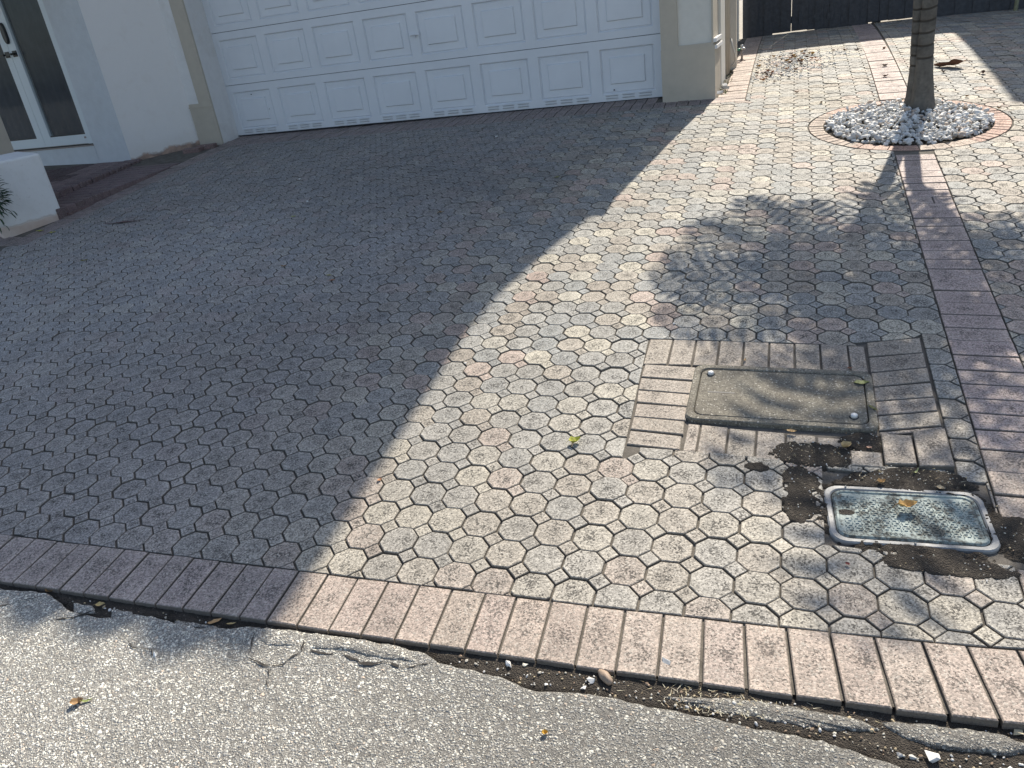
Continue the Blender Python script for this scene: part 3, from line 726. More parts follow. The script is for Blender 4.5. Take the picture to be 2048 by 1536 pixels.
# white liner strips where the door meets the jambs
m = MB(); m.add([DW(-.012, -.03, .0), DW(.012, -.03, .0), DW(.012, 2.2, .0), DW(-.012, 2.2, .0), DW(-.012, -.03, .05), DW(.012, -.03, .05), DW(.012, 2.2, .05), DW(-.012, 2.2, .05)], [(0, 1, 2, 3), (4, 5, 6, 7), (1, 5, 6, 2)]); m.build('weather_strip', M_door, gd)
# ---- entry doors
ed = empty('entry_door'); ed.parent = house
def EW(a, z, o=0.0):     # a measured leftwards from the wall corner, o towards the street
    nrm = Vector((-dv.y, dv.x)); nrm = -nrm if nrm.y > 0 else nrm
    q = d0+dv*a+nrm*o; return Vector((q.x, q.y, z))-H0
def ebox(a0, a1, z0, z1, o0, o1, name, mat, parent=ed):
    m = MB(); vs = [EW(a, z, o) for z in (z0, z1) for a, o in ((a1, o0), (a0, o0), (a0, o1), (a1, o1))]
    m.add(vs, [(0, 3, 2, 1), (4, 5, 6, 7), (0, 1, 5, 4), (1, 2, 6, 5), (2, 3, 7, 6), (3, 0, 4, 7)]); return m.build(name, mat, parent)
a_r = .468; a_m = 1.235; a_l = 2.02
ebox(a_r, a_r+.075, .665, 2.78, -.10, -.004, 'frame_jamb', M_frame)
ebox(a_r, a_l+.02, .640, .652, -.12, .012, 'threshold', M_pipe); ebox(a_r, a_l+.02, .652, .664, -.12, -.01, 'threshold_gap', M_black)
for nm, x0, x1 in (('right', a_r+.075, a_m), ('left', a_m+.004, a_l)):
    dr = 'door_leaf'
    st = .095
    m = MB()
    lf = ebox(x0, x0+st if nm == 'left' else x0+.012, .668, 2.76, -.075, -.022, 'stile', M_frame)
    ebox(x1-(.115 if nm == 'right' else .08), x1, .668, 2.76, -.075, -.022, 'stile', M_frame)
    b0 = x0+(st if nm == 'left' else .012); b1 = x1-(.115 if nm == 'right' else .08)
    ebox(b0, b1, .668, .765, -.075, -.024, 'bottom_rail', M_frame); ebox(b0, b1, 2.66, 2.76, -.075, -.024, 'top_rail', M_frame)
    q_ = MB(); q_.add([EW(b1, .765, -.05), EW(b0, .765, -.05), EW(b0, 2.66, -.05), EW(b1, 2.66, -.05)], [(0, 1, 2, 3)]); q_.build('glass', M_glass, ed)
    ebox(b0, b1, .765, .775, -.050, -.034, 'glazing_bead', M_black); ebox(b0, b0+.006, .775, 2.66, -.050, -.034, 'glazing_bead', M_black)
    m = MB()
M_curt = simple('grey_curtain', (.13, .137, .15), .85, .2, 0, 8, .15)
def curtain(a0, a1):
    m = MB(); vs = []; nA = 80
    for z in (.72, 2.70):
        for i in range(nA+1):
            a = a0+(a1-a0)*i/nA; vs.append(EW(a, z, -.068+.0050*math.sin(a*62+z*.6)+.004*math.sin(a*27)))
    m.add(vs, [(i, i+1, nA+2+i, nA+1+i) for i in range(nA)], None, True); m.build('pleated_shade', M_curt, ed)
curtain(a_r+.095, a_m-.117); curtain(a_m+.105, a_l-.085)
ebox(a_r+.10, a_r+.13, .722, .742, -.024, -.021, 'maker_plate', M_pipe)
# keypad lock and levers
def at(a, z): return EW(a, z, -.022)
m = MB(); pts = []
for k in range(20):
    an = 2*PI*k/20; pts.append((.033*math.cos(an), .075*math.sin(an)+(.03 if math.sin(an) > 0 else -.03)))
vs = [EW(1.20+x, 1.85+z, -.022) for x, z in pts]+[EW(1.20+x, 1.85+z, .0) for x, z in pts]+[EW(1.20+x*.8, 1.85+z*.92, .006) for x, z in pts]
m.add(vs, [(i, (i+1) % 20, 20+(i+1) % 20, 20+i) for i in range(20)]+[(20+i, 20+(i+1) % 20, 40+(i+1) % 20, 40+i) for i in range(20)]+[tuple(range(40, 60))])
m.build('keypad_lock', M_black, ed)
for ac, nm in ((1.165, 1), (1.285, -1)):
    m = MB(); s_ = nm
    def bb_(x0, x1, z0, z1, o0, o1):
        vs = [EW(a, z, o) for z in (z0, z1) for a, o in ((x1, o0), (x0, o0), (x0, o1), (x1, o1))]
        m.add(vs, [(0, 3, 2, 1), (4, 5, 6, 7), (0, 1, 5, 4), (1, 2, 6, 5), (2, 3, 7, 6), (3, 0, 4, 7)])
    bb_(ac-.030, ac+.030, 1.615, 1.675, -.022, -.012); bb_(ac-.009, ac+.009, 1.636, 1.654, -.012, .03); bb_(ac-.012, ac+.07, 1.634, 1.656, .03, .042)
    m.build('lever_handle', M_black, ed)
# ------------------------------------------------------------------ entry steps
steps = empty('entry_steps', (-5.3, 3.8, .3), 0, 'two low purple-red brick steps rising to the glazed entry doors', 'steps')
HS = Vector((-5.3, 3.8, .3))
M_step = paving_mat('dark_red_step_brick', .6)
def srp(m, poly, z0, z1, tint, b=.004):
    n0 = len(m.v); m.rprism([(x-HS.x, y-HS.y) for x, y in poly], z0-HS.z, z1-HS.z, b); m.c = [(*tint, .35)]*len(m.v)
def dark(): return vary((.17, .118, .118), .12)
def xr(y): return -5.468-(y-3.391)*.2145      # riser of the upper step
y = 2.99
while y < 4.62:
    y1 = min(y+.102, 4.66)
    m = MB(); srp(m, inset([(xr(y)-.02, y), (-5.052, y), (-5.052, y1), (xr(y1)-.02, y1)][:4], .0015), .18, .370+.036*(y-3.23), dark(), .006); m.build('brick', M_step, steps); y += .102
m = MB(); m.box(-.0, .03, -.78, .70, -.2, .012); m.v = [(v[0]+.245, v[1]+.05, v[2]) for v in m.v]; m.c = [(.17, .11, .105, .3)]*len(m.v); m.build('footing_course', M_step, steps)
y = 3.04
while y < 4.78:
    y1 = y+.100; zt = .434+.018*(y-3.4)+R.gauss(0, .0025); o = R.gauss(0, .004)
    poly = [(xr(y)-.20, y+.003), (xr(y)+o-.008, y+.003), (xr(y)+o, y+.02), (xr(y1)+o, y1-.02), (xr(y1)+o-.008, y1-.003), (xr(y1)-.20, y1-.003)]
    m = MB(); srp(m, poly, .30, zt, dark(), .012); m.build('tumbled_brick', M_step, steps); y += .1015
x = 0
for row in range(5):
    y = 3.0+.05*(row % 2)
    while y < 4.85:
        x1 = xr(y+.05)-.204-.203*row; x0 = x1-.2
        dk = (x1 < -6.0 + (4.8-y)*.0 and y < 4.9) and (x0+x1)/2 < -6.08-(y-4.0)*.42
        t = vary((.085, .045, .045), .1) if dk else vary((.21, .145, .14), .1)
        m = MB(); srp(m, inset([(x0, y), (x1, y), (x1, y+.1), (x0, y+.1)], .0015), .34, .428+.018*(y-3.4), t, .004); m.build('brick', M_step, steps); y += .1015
# ------------------------------------------------------------------ low wall
HL = Vector((-5.3, 2.8, .25))
lw = MB()
poly = [(-5.060, 3.036), (-5.225, 2.548), (-5.80, 2.86), (-5.66, 3.33)]
def rpoly(poly, r=.03):
    out = []
    for i in range(len(poly)):
        a = Vector(poly[i-1]); p = Vector(poly[i]); c = Vector(poly[(i+1) % len(poly)])
        d1 = (a-p).normalized(); d2 = (c-p).normalized()
        for t in (0, .5, 1): q = p+d1*r*(1-t)**2+d2*r*t*t; out.append((q.x, q.y))
    return out
pts = rpoly(poly, .02)[::-1]; k = len(pts); vs = []; fs = []; zs = [.12, .26, .275, .30, .45, .6, .75, .81, .824]
cx, cy = -5.42, 2.93
for r, z in enumerate(zs):
    for i, (x, y) in enumerate(pts):
        o = {0: .999, 1: .998+.004*N(x, y, 9), 2: .998+.004*N(x, y, 12), 7: 1.0, 8: .975}.get(r, 1.0)
        vs.append(Vector((cx+(x-cx)*o, cy+(y-cy)*o, z))-HL)
for r in range(len(zs)-1): fs += [(r*k+i, r*k+(i+1) % k, (r+1)*k+(i+1) % k, (r+1)*k+i) for i in range(k)]
fs.append(tuple(range((len(zs)-1)*k, len(zs)*k))); lw.add(vs, fs)
o = lw.build('low_wall', M_low, None, HL); tag(o, 'short white stucco wall with peeling peach base beside the entry steps', 'wall')
bm_ = bmesh.new(); bm_.from_mesh(o.data); bmesh.ops.recalc_face_normals(bm_, faces=bm_.faces); bm_.to_mesh(o.data); bm_.free()
# beige porch post behind the low wall, mostly outside the picture
m = MB(); m.prism([(-.16, -.16), (.16, -.16), (.16, .16), (-.16, .16)], 0, 2.3); m.prism([(-.2, -.2), (.2, -.2), (.2, .2), (-.2, .2)], 0, .15); m.prism([(-.2, -.2), (.2, -.2), (.2, .2), (-.2, .2)], 2.3, 2.4)
o = m.build('porch_post', M_beige, None, (-6.28, 3.52, .40)); tag(o, 'beige porch post at the left edge behind the low wall', 'post')
m = MB(); m.prism([(-10, 3.30), (-6.05, 3.30), (-5.9, 4.70), (-10, 4.95)], 2.80, 2.94); hpart(m, 'added_porch_shade', M_white)  # unseen porch slab added to darken the entry
# ------------------------------------------------------------------ planting bed with loose bricks
bb = MB(); xs = fr(-5.92, -5.04, 40); ysx = fr(4.55, 5.42, 44); vs = []
for y in ysx:
    for x in xs: vs.append(S(x, y, -.035+.012*N(x, y, 12)+.012*N(x, y, 45)))
n = len(xs); bb.add(vs, [(j*n+i, j*n+i+1, (j+1)*n+i+1, (j+1)*n+i) for j in range(len(ysx)-1) for i in range(n-1)], None, True); bb.build('planting_bed_soil', M_soil, None, None, 'structure')
bb = MB()
for k in range(700):
    x = R.uniform(-5.62, -5.08); y = R.uniform(4.62, 5.2)
    if x < -5.87+(y-4.8)*.85+.05: continue
    c = S(x, y, -.038+.01*R.random()); r = R.uniform(.006, .022); t = R.choice([(.16, .12, .08, 1), (.17, .13, .09, 1), (.06, .05, .035, 1), (.3, .27, .22, 1)])
    vs = [c+Vector((R.uniform(-r, r), R.uniform(-r, r), R.uniform(0, r))) for _ in range(4)]
    bb.add(vs, [(0, 1, 2), (0, 2, 3), (0, 3, 1), (1, 3, 2)], t)
bb.build('bed_debris', M_leaf, None, None, 'stuff')
for (x, y, rz, h, lab) in ((-5.27, 5.10, .12, .0, 'dark red loose brick nearest the drive in the planting bed'), (-5.17, 5.215, .2, .002, 'dark red loose brick against the beige pilaster foot, behind the other')):
    c = S(x, y, h); m = MB(); M_ = Matrix.Rotation(rz, 3, 'Z')
    pl = [tuple((M_ @ Vector((a, b_, 0)))[:2]) for a, b_ in ((-.1, -.045), (.1, -.045), (.1, .045), (-.1, .045))]
    m.rprism(pl, -.06, .035, .006); m.c = [(.20, .13, .12, .3)]*len(m.v)
    o = m.build('loose_brick', M_step, None, c); tag(o, lab, 'brick', 'loose bricks in the planting bed')
# ------------------------------------------------------------------ gate / fence
def GT(X, z, o=0.0):     # along the gate line in world coords
    c = Vector((.26, 9.06)); d = Vector((1, -.036)).normalized(); n_ = Vector((d.y, -d.x)); q = c+d*X+n_*o; return Vector((q.x, q.y, z))
gate = empty('timber_gate', GT(1.5, .67), 0, 'dark painted timber gate and fence closing the side yard behind the palm', 'gate')
GO = GT(1.5, .67)
def gbox(x0, x1, z0, z1, o0, o1, name, zt=None):
    m = MB(); zz = zt or (z1, z1)
    vs = [GT(x0, z0, o0), GT(x1, z0, o0), GT(x1, z0, o1), GT(x0, z0, o1), GT(x0, zz[0], o0), GT(x1, zz[1], o0), GT(x1, zz[1], o1), GT(x0, zz[0], o1)]
    m.add([v-GO for v in vs], [(0, 3, 2, 1), (4, 5, 6, 7), (0, 1, 5, 4), (1, 2, 6, 5), (2, 3, 7, 6), (3, 0, 4, 7)]); return m.build(name, M_gate, gate)
x = 0.0; k = 0
def gtop(x): return 2.30-.085*x
gz = lambda x: S(.26+x, 9.05, 0).z
while x < 5.2:
    wd = R.choice([.095, .11, .12, .10]); gap = -.012
    if abs(x-.42) < .055 or abs(x-1.45) < .05: gap = .006
    bot = gz(x)-.006
    if .30 < x < .68: bot += .020
    elif .68 < x < 1.05: bot += .016*R.random()
    elif 1.35 < x < 1.9: bot += .014+.008*R.random()
    gbox(x, x+wd, bot, 2.2, .0 if k % 2 else -.012, .018 if k % 2 else .006, 'board', (gtop(x), gtop(x+wd)))
    x += wd+gap; k += 1
for x0, x1 in ((0, 1.53), (1.57, 3.2), (3.25, 5.2)):
    for z in (.78+.0, 1.45, 2.0): gbox(x0, x1, z, z+.08, -.05, -.0125, 'rail')
for x0 in (1.50, 3.18, 5.2): gbox(x0, x0+.09, gz(x0)-.1, 2.25, -.145, -.052, 'post')
for x0 in (.83, .99, 2.75, 3.6):
    gbox(x0, x0+.075, gz(x0)+.10, gz(x0)+.17, .019, .026, 'batten_block')
# paved yard beyond the gate
M_yard = simple('pale_yard_paving', (.34, .31, .26), .85, .3, 0, 20, .25, .2)
grid_mesh(fr(-1, 9, 20), fr(9.04, 16, 14), lambda x, y: -.002, 'yard', M_yard, None, 'structure')
# unseen building added beyond the fence, placed so its eaves shade the right-hand paving
nb = empty('added_neighbour_block', (6, 11.5, .6), 0, 'unseen plain cream building added beyond the dark fence to shade the paving', 'building'); NO = Vector((6, 11.5, .6))
m = MB(); m.prism([(-2.55, -1.9), (3, -1.9), (3, 2.2), (-2.55, 2.2)], 0, 4.35); m.build('wall', M_cream, nb)  # wall of the added unseen building
m = MB(); m.prism([(-2.86, -2.12), (3.2, -2.12), (3.2, 2.5), (-2.86, 2.5)], 4.35, 4.47); m.build('roof', M_beige, nb)  # roof of the added unseen building, its eaves shade the paving
# ------------------------------------------------------------------ palm
M_trunk = None
def trunk_mat():
    k = NT('palm_bark', .85, .3); sp = k.n('SeparateXYZ'); k.l(k.pos(), sp.inputs[0]); n = k.noise(45, 4, .6); n2 = k.noise(6, 4, .6); a = attr(k)
    c = k.ramp(n2, [(.3, (.075, .069, .060)), (.7, (.17, .158, .138))]); c = k.mix(1, c, k.map(n, .3, .7, .8, 1.15), 'MULTIPLY')
    c = k.mix(k.map(a.outputs['Fac'], .35, .9, .9, 0.), c, (.045, .038, .030))
    k.col(c); k.bump(n, .35, .004); return k.m
M_trunk = trunk_mat(); M_frond = None
kf = NT('palm_leaflet', .5, .4, (.045, .085, .022)); kf.b.inputs['Transmission Weight'].default_value = 0; M_frond = kf.m
M_stem = simple('palm_stem', (.10, .13, .04), .5)
pb = S(1.735, 4.42)
palm = empty('palm_tree', pb, 0, 'twin-trunked palm with ringed grey trunks rising from the circle of white pebbles', 'palm')
def trunk(pts, rads, zr):
    m = MB(); zs = []; nseg = 26
    z0 = 0; z1 = pts[-1][2]; L = []
    z = 0.0
    rings = []
    while z < z1:
        rings.append((z, 0)); z += .02
    marks = []; q = zr+.16
    while q < z1: marks.append(q); q += R.uniform(.062, .082)
    ztab = sorted(set([round(z, 4) for z, _ in rings]+[round(q+d, 4) for q in marks for d in (-.009, -.005, .005, .009)]))
    vs = []; cs = []
    for z in ztab:
        for (a, b_), (ra, rb) in zip(zip(pts, pts[1:]), zip(rads, rads[1:])):
            if z <= b_[2] or b_ is pts[-1]:
                t = max(0, min(1, (z-a[2])/(b_[2]-a[2]))); x = a[0]+(b_[0]-a[0])*t; y = a[1]+(b_[1]-a[1])*t; r = ra+(rb-ra)*t; break
        for k in range(nseg):
            an = 2*PI*k/nseg; zo = .006*math.sin(an+zr*9)+.004*math.sin(2*an+z*3)
            ring = min([abs(z-q) for q in marks] or [1]) < .0055
            rr = r*(1+.02*N(math.cos(an)*2, math.sin(an)*2, 1, z*6))+(-.0022 if ring else 0)
            f = max(0, .3-z)*.35*(.5+.5*math.sin(an*7+zr)); rr += f*.05 if z < .25 else 0
            vs.append((x+rr*math.cos(an), y+rr*math.sin(an), z+(zo if z > .12 else 0))); c = .2 if ring else 1.; cs.append((c, c, c, 1))
    k = len(ztab); m.add(vs, [(i*nseg+q, i*nseg+(q+1) % nseg, (i+1)*nseg+(q+1) % nseg, (i+1)*nseg+q) for i in range(k-1) for q in range(nseg)], cs, True)
    return m.build('trunk', M_trunk, palm)
T1 = [(.012, -.05, 0), (.008, -.045, .10), (.002, -.04, .25), (-.005, -.035, .45), (-.002, -.03, .75), (.05, -.02, 1.3), (.36, .0, 2.05)]
trunk(T1, [.088, .070, .057, .051, .047, .045, .046], .20)
T2 = [(-.035, .03, 0), (-.03, .03, .10), (-.034, .035, .25), (-.044, .04, .45), (-.054, .05, .75), (-.085, .08, 1.3), (-.16, .12, 2.1)]
trunk(T2, [.075, .060, .050, .046, .043, .041, .042], .15)
def frond(base, az, el, length, droop, name='frond'):
    """arching rachis with two rows of leaflets; part frond > leaflets (stuff-free: one blade mesh)"""
    m = MB(); pts = []; n = 22; p = Vector(base); e = el
    d = Vector((math.cos(az), math.sin(az), 0))
    for i in range(n+1):
        pts.append(p.copy()); step = length/n; e -= droop/n*(.6+.8*i/n)
        p = p+(d*math.cos(e)+Vector((0, 0, math.sin(e))))*step
    m.tube(pts, [.011*(1-.85*i/n)+.0015 for i in range(n+1)], 5); fr_ = m.build(name, M_stem, palm)
    lf = MB(); side = Vector((-d.y, d.x, 0))
    K = 26
    for q in range(K):
        t = .13+.86*q/(K-1); i = min(n-1, int(t*n)); f = t*n-i; c = pts[i].lerp(pts[i+1], f); tn = (pts[i+1]-pts[i]).normalized()
        L = length*.36*(math.sin(PI*min(1, t*.85+.12))**.7)*R.uniform(.9, 1.08)
        for s_ in (-1, 1):
            dirv = (side*s_*.86+tn*.55+Vector((0, 0, .16 if q % 2 else -.05))).normalized(); wv = (tn-dirv*tn.dot(dirv)).normalized()*.5+Vector((0, 0, .25*s_*0))
            w0 = .0150*R.uniform(.85, 1.2)
            a = c; b_ = c+dirv*L*.5+Vector((0, 0, -.03*L)); e_ = c+dirv*L+Vector((0, 0, -.30*L))
            wv = wv.normalized()
            lf.add([a-wv*w0*.4, a+wv*w0*.4, b_+wv*w0, b_-wv*w0, e_], [(0, 1, 2, 3), (3, 2, 4)])
    lf.build('leaflets', M_frond, fr_)
tip1 = Vector(T1[-1]); tip2 = Vector(T2[-1])
m = MB(); m.tube([tip1-Vector((0, 0, .02)), tip1+Vector((.01, 0, .30))], [.047, .028], 10); m.build('crownshaft', M_stem, palm)
m = MB(); m.tube([tip2-Vector((0, 0, .02)), tip2+Vector((-.02, 0, .28))], [.043, .026], 10); m.build('crownshaft', M_stem, palm)
for k in range(11):
    frond(tip1+Vector((.01, 0, .27)), k*2*PI/11+.3+R.uniform(-.12, .12), R.uniform(.45, 1.0), R.uniform(.95, 1.15), R.uniform(1.1, 1.6))
for k in range(15):
    frond(tip2+Vector((-.02, 0, .25)), k*2*PI/15+.05+R.uniform(-.15, .15), R.uniform(.45, 1.0), R.uniform(.85, 1.0), R.uniform(1.1, 1.6))
for az_, L_ in ((-1.9, 1.5), (-1.2, 1.35), (2.6, 1.5), (.6, 1.3), (-2.6, 1.35)): frond(tip1+Vector((-.12, 0, .27)), az_, 1.38, L_, 1.0)
# ------------------------------------------------------------------ white pebbles round the palm
soil_d = MB(); k = 40; vs = [S(RC[0]+RI*1.0*math.cos(2*PI*i/k), RC[1]+RI*1.0*math.sin(2*PI*i/k), -.006) for i in range(k)]+[S(RC[0], RC[1], .018)]
soil_d.add(vs, [(i, (i+1) % k, k) for i in range(k)], None, True); soil_d.build('palm_bed_soil', M_soil, None, None, 'structure')
def pebble_shape(seed, sub=2):
    bm = bmesh.new(); bmesh.ops.create_icosphere(bm, subdivisions=sub, radius=1)
    rr = random.Random(seed); sc = (1, rr.uniform(.62, .9), rr.uniform(.42, .65)); off = seed*3.7
    for v in bm.verts:
        n_ = noise.noise(v.co*1.1+Vector((off, 0, 0)))*.28+noise.noise(v.co*2.6+Vector((0, off, 0)))*.10
        v.co = Vector((v.co.x*sc[0], v.co.y*sc[1], v.co.z*sc[2]))*(1+n_)
    vs = [v.co.copy() for v in bm.verts]; bm.verts.index_update(); fs = [tuple(v.index for v in f.verts) for f in bm.faces]; bm.free(); return vs, fs
def hull_shape(seed):
    rr = random.Random(seed+400); bm = bmesh.new()
    for _ in range(16):
        v = Vector((rr.gauss(0, 1), rr.gauss(0, 1), rr.gauss(0, 1))).normalized(); k = rr.uniform(.75, 1.1); bm.verts.new((v.x*k, v.y*k*.78, v.z*k*.55))
    bmesh.ops.convex_hull(bm, input=bm.verts); bmesh.ops.delete(bm, geom=[v for v in bm.verts if not v.link_faces], context='VERTS')
    bm.verts.index_update(); vs = [v.co.copy() for v in bm.verts]; fs = [tuple(v.index for v in f.verts) for f in bm.faces]; bm.free(); return vs, fs
HS_ = [hull_shape(i) for i in range(14)]
PS = [pebble_shape(i, 2) for i in range(10)]; PS1 = [pebble_shape(i, 1) for i in range(8)]
def drop(m, shape, pos, r, tint, Rr=R, flat=.35):
    M_ = Matrix.Rotation(Rr.uniform(0, 6.3), 3, 'Z') @ Matrix.Rotation(Rr.uniform(-flat, flat), 3, 'X') @ Matrix.Rotation(Rr.uniform(-flat, flat), 3, 'Y')
    m.add([M_ @ v*r+pos for v in shape[0]], shape[1], (*tint, 1), len(shape[0]) > 20)
m = MB()
def ptone():
    r = R.random()
    if r < .72: k = R.uniform(.56, .80); return (k, k*.985, k*.95)
    if r < .90: k = R.uniform(.50, .64); return (k, k*.97, k*.92)
    if r < .95: return (.50, .40, .32)
    return (.30, .29, .27)
for lay in range(3):
    nP = (800, 850, 380)[lay]
    for q in range(nP):
        rr = (RI-.012)*math.sqrt(R.random()); an = R.uniform(0, 2*PI); x = RC[0]+rr*math.cos(an); y = RC[1]+rr*math.sin(an)
        if math.hypot(x-1.745, y-4.385) < .075: continue
        h = .004+.018*(1-(rr/RI)**2)+lay*.012+R.uniform(-.003, .004)
        r = R.uniform(.012, .024) if R.random() < .8 else R.uniform(.022, .033)
        drop(m, HS_[q % 14] if R.random() < .65 else PS[q % 10], S(x, y, h), r*R.uniform(.6, 1.08), ptone(), R, .8)
m.build('white_pebbles', M_peb, None, None, 'stuff')
# loose white chippings scattered near the gate
m = MB()
LIT = [(.82, 6.75, .24, .55, 420), (.72, 6.15, .22, .40, 260), (1.12, 6.25, .20, .20, 60), (1.25, 6.8, .18, .25, 40)]
for cx, cy, rx, ry, n_ in LIT:
    for q in range(n_):
        x = R.gauss(cx, rx*.55); y = R.gauss(cy, ry*.5)
        if x < .5 or y > 7.15 and R.random() < .5: continue
        drop(m, PS1[q % 8], S(x, y, .003), R.uniform(.005, .011), ptone(), R, .6)
m.build('scattered_chippings', M_peb, None, None, 'stuff')
def stone(name, xy, r, tint, label, group=None, seed=0, h=.0, sc=(1, 1, 1), rz=0, cat='stone', mat=None):
    rr = random.Random(seed+50); vs, fs = PS[seed % 10]; m = MB(); Mr = Matrix.Rotation(rz, 3, 'Z')
    m.add([Mr @ Vector((v.x*r*sc[0], v.y*r*sc[1], v.z*r*sc[2])) for v in vs], fs, (*tint, 1), True)
    o = m.build(name, mat or M_peb, None, S(xy[0], xy[1], h+r*.28*sc[2])); return tag(o, label, cat, group)
def chip(name, xy, r, label, seed, tint=(.74, .72, .68), group=None, h=None, cat='stone'):
    if h is None: h = dirth(*xy) if xy[1] > redge(xy[0]) else -.004
    rr = random.Random(seed); bm = bmesh.new(); 
    for _ in range(11): bm.verts.new((rr.uniform(-1, 1)*r, rr.uniform(-.75, .75)*r, rr.uniform(-.3, .55)*r))
    bmesh.ops.convex_hull(bm, input=bm.verts); bmesh.ops.delete(bm, geom=[v for v in bm.verts if not v.link_faces], context='VERTS')
    bm.verts.index_update(); m = MB(); m.add([v.co.copy() for v in bm.verts], [tuple(v.index for v in f.verts) for f in bm.faces], (*tint, 1)); bm.free()
    o = m.build(name, M_peb, None, S(xy[0], xy[1], h+.3*r)); return tag(o, label, cat, group)
stone('pebble', (.492, -.716), .021, (.36, .27, .20), 'smooth brown egg-shaped pebble in the dirt gap below the brick border', None, 3, -.010, (1.25, .85, 1.1), -.75, 'pebble')
chip('stone_chip', (.245, -.721), .012, 'white stone chip at the left end of the dirt gap by the road', 1)
chip('stone_chip', (.286, -.716), .008, 'small cream stone chip right of the first white chip in the dirt gap', 2, (.68, .64, .52))
chip('stone_chip', (.355, -.762), .0065, 'tiny white chip alone in the middle of the dark dirt gap', 3)
chip('stone_chip', (.444, -.751), .0085, 'small round white chip just left of the brown pebble', 4)
chip('stone_chip', (.457, -.728), .011, 'pointed white chip between the small round chip and the brown pebble', 5)
chip('stone_chip', (1.193, -.762), .020, 'largest white stone lying in the dirt at the lower right corner', 6)
chip('stone_chip', (1.132, -.768), .009, 'pale stone left of the largest white stone at the lower right', 7, (.6, .58, .54))
chip('stone_chip', (1.154, -.768), .009, 'pale stone touching the left side of the largest white stone', 8, (.62, .6, .54))
chip('stone_chip', (1.335, -.755), .013, 'white stone at the bottom right corner of the road edge', 9)
chip('stone_chip', (1.367, -.657), .010, 'yellowish stone against the brick border at the far right', 10, (.62, .52, .34))
chip('stone_chip', (-.728, -.891), .010, 'bright white chip alone on the sunlit road at left', 11, (.8, .8, .78), None, -.006)
for xy, lab, r in (((-.423, .744), 'white chip in a paver joint on the edge of the house shadow', .0075), ((.418, 1.14), 'white chip in a paver joint above the brick surround of the meter box', .008), ((.384, 1.715), 'tiny white chip between sunlit octagon pavers left of the palm shadow', .006),
    ((-3.522, 2.799), 'white chip on shaded pavers in front of the entry steps', .011), ((-3.064, 3.718), 'white chip on shaded pavers in front of the left half of the garage door', .011), ((-2.617, 3.092), 'white oval chip on shaded pavers in the middle of the drive', .012),
    ((-1.555, 4.577), 'white chip on shaded pavers near the centre of the garage door', .012), ((-2.93, 3.74), 'smaller white chip just right of another in front of the garage', .008)):
    chip('white_chip', xy, r, lab, int(abs(xy[0]*1000)), (.78, .78, .76), None, .001, 'stone')
# filler gravel in the dirt gap and the washed soil
m = MB()
for q in range(1500):
    if q < 620:
        x = R.uniform(.05, 1.7) if q < 520 else R.uniform(-1.6, .05); y = fout(x)-R.uniform(.01, .11)
        if y < redge(x)+.004: continue
        h = dirth(x, y)+.001
        r = R.choice([.0022, .003, .004]) if R.random() < .93 else .006
    else:
        x = R.uniform(.85, 1.6); y = R.uniform(-.25, .42); h = .003; r = R.uniform(.0018, .0035)
        if mound(x, y) < .3: continue
        if .995 < x < 1.45 and -.15 < y < .14: continue
    t = R.choice([(.62, .58, .48), (.45, .42, .36), (.66, .64, .6), (.34, .24, .16), (.5, .4, .25)])
    drop(m, PS1[q % 8], S(x, y, h+.001), r, t, R, .8)
m.build('grit', M_peb, None, None, 'stuff')
m = MB()
for q in range(260):
    if q < 170: x = R.gauss(.76, .09); y = fout(x)-R.uniform(.005, .07); h = dirth(x, y)
    else: x = R.uniform(.9, 1.4); y = R.uniform(.16, .36); h = .004
    if q >= 170 and mound(x, y) < .25: continue
    L = R.uniform(.006, .022); an = R.uniform(0, 6.3); c = S(x, y, h+.003); d = Vector((math.cos(an)*L, math.sin(an)*L, R.uniform(-.001, .003))); w_ = Vector((-d.y, d.x, 0)).normalized()*.0008
    m.add([c-d*.5-w_, c-d*.5+w_, c+d*.5], [(0, 1, 2)], R.choice([(.5, .42, .24, 1), (.62, .58, .42, 1), (.3, .22, .12, 1), (.55, .5, .38, 1)]))
m.build('dry_grass_bits', M_leaf, None, None, 'stuff')
# ------------------------------------------------------------------ concrete meter box
mb_c = S(.862, .598, 0); ax = (S(1.172, .598)-S(.552, .598)).normalized(); ay = (S(.862, .79)-S(.862, .40)); ay = (ay-ax*ay.dot(ax)).normalized(); az = ax.cross(ay)
MM = Matrix((ax, ay, az)).transposed().to_4x4(); MM.translation = mb_c
mbx = empty('meter_box', (0, 0, 0), 0, 'rectangular concrete meter box lid in a brick surround, half in palm shadow', 'meter box'); mbx.matrix_world = MM
def rr_poly(hx, hy, r, n=6):
    out = []
    for cx, cy, a0 in ((hx-r, hy-r, 0), (-hx+r, hy-r, 90), (-hx+r, -hy+r, 180), (hx-r, -hy+r, 270)):
        for k in range(n+1): a = math.radians(a0+90*k/n); out.append((cx+r*math.cos(a), cy+r*math.sin(a)))
    return out
def ring(m, outer, inner, z0, z1, b=.003, zi=None):
    n = len(outer); ob = inset(outer, b); ib = inset(inner, -b); zi = z0 if zi is None else zi
    vs = [(x, y, z0) for x, y in outer]+[(x, y, z1-b) for x, y in outer]+[(x, y, z1) for x, y in ob]+[(x, y, z1) for x, y in ib]+[(x, y, z1-b) for x, y in inner]+[(x, y, zi) for x, y in inner]
    m.add(vs, [(r*n+i, r*n+(i+1) % n, (r+1)*n+(i+1) % n, (r+1)*n+i) for r in range(5) for i in range(n)])
m = MB(); ring(m, rr_poly(.316, .192, .04), rr_poly(.290, .162, .035), -.04, .012, .004); m.build('collar', M_concrete, mbx)
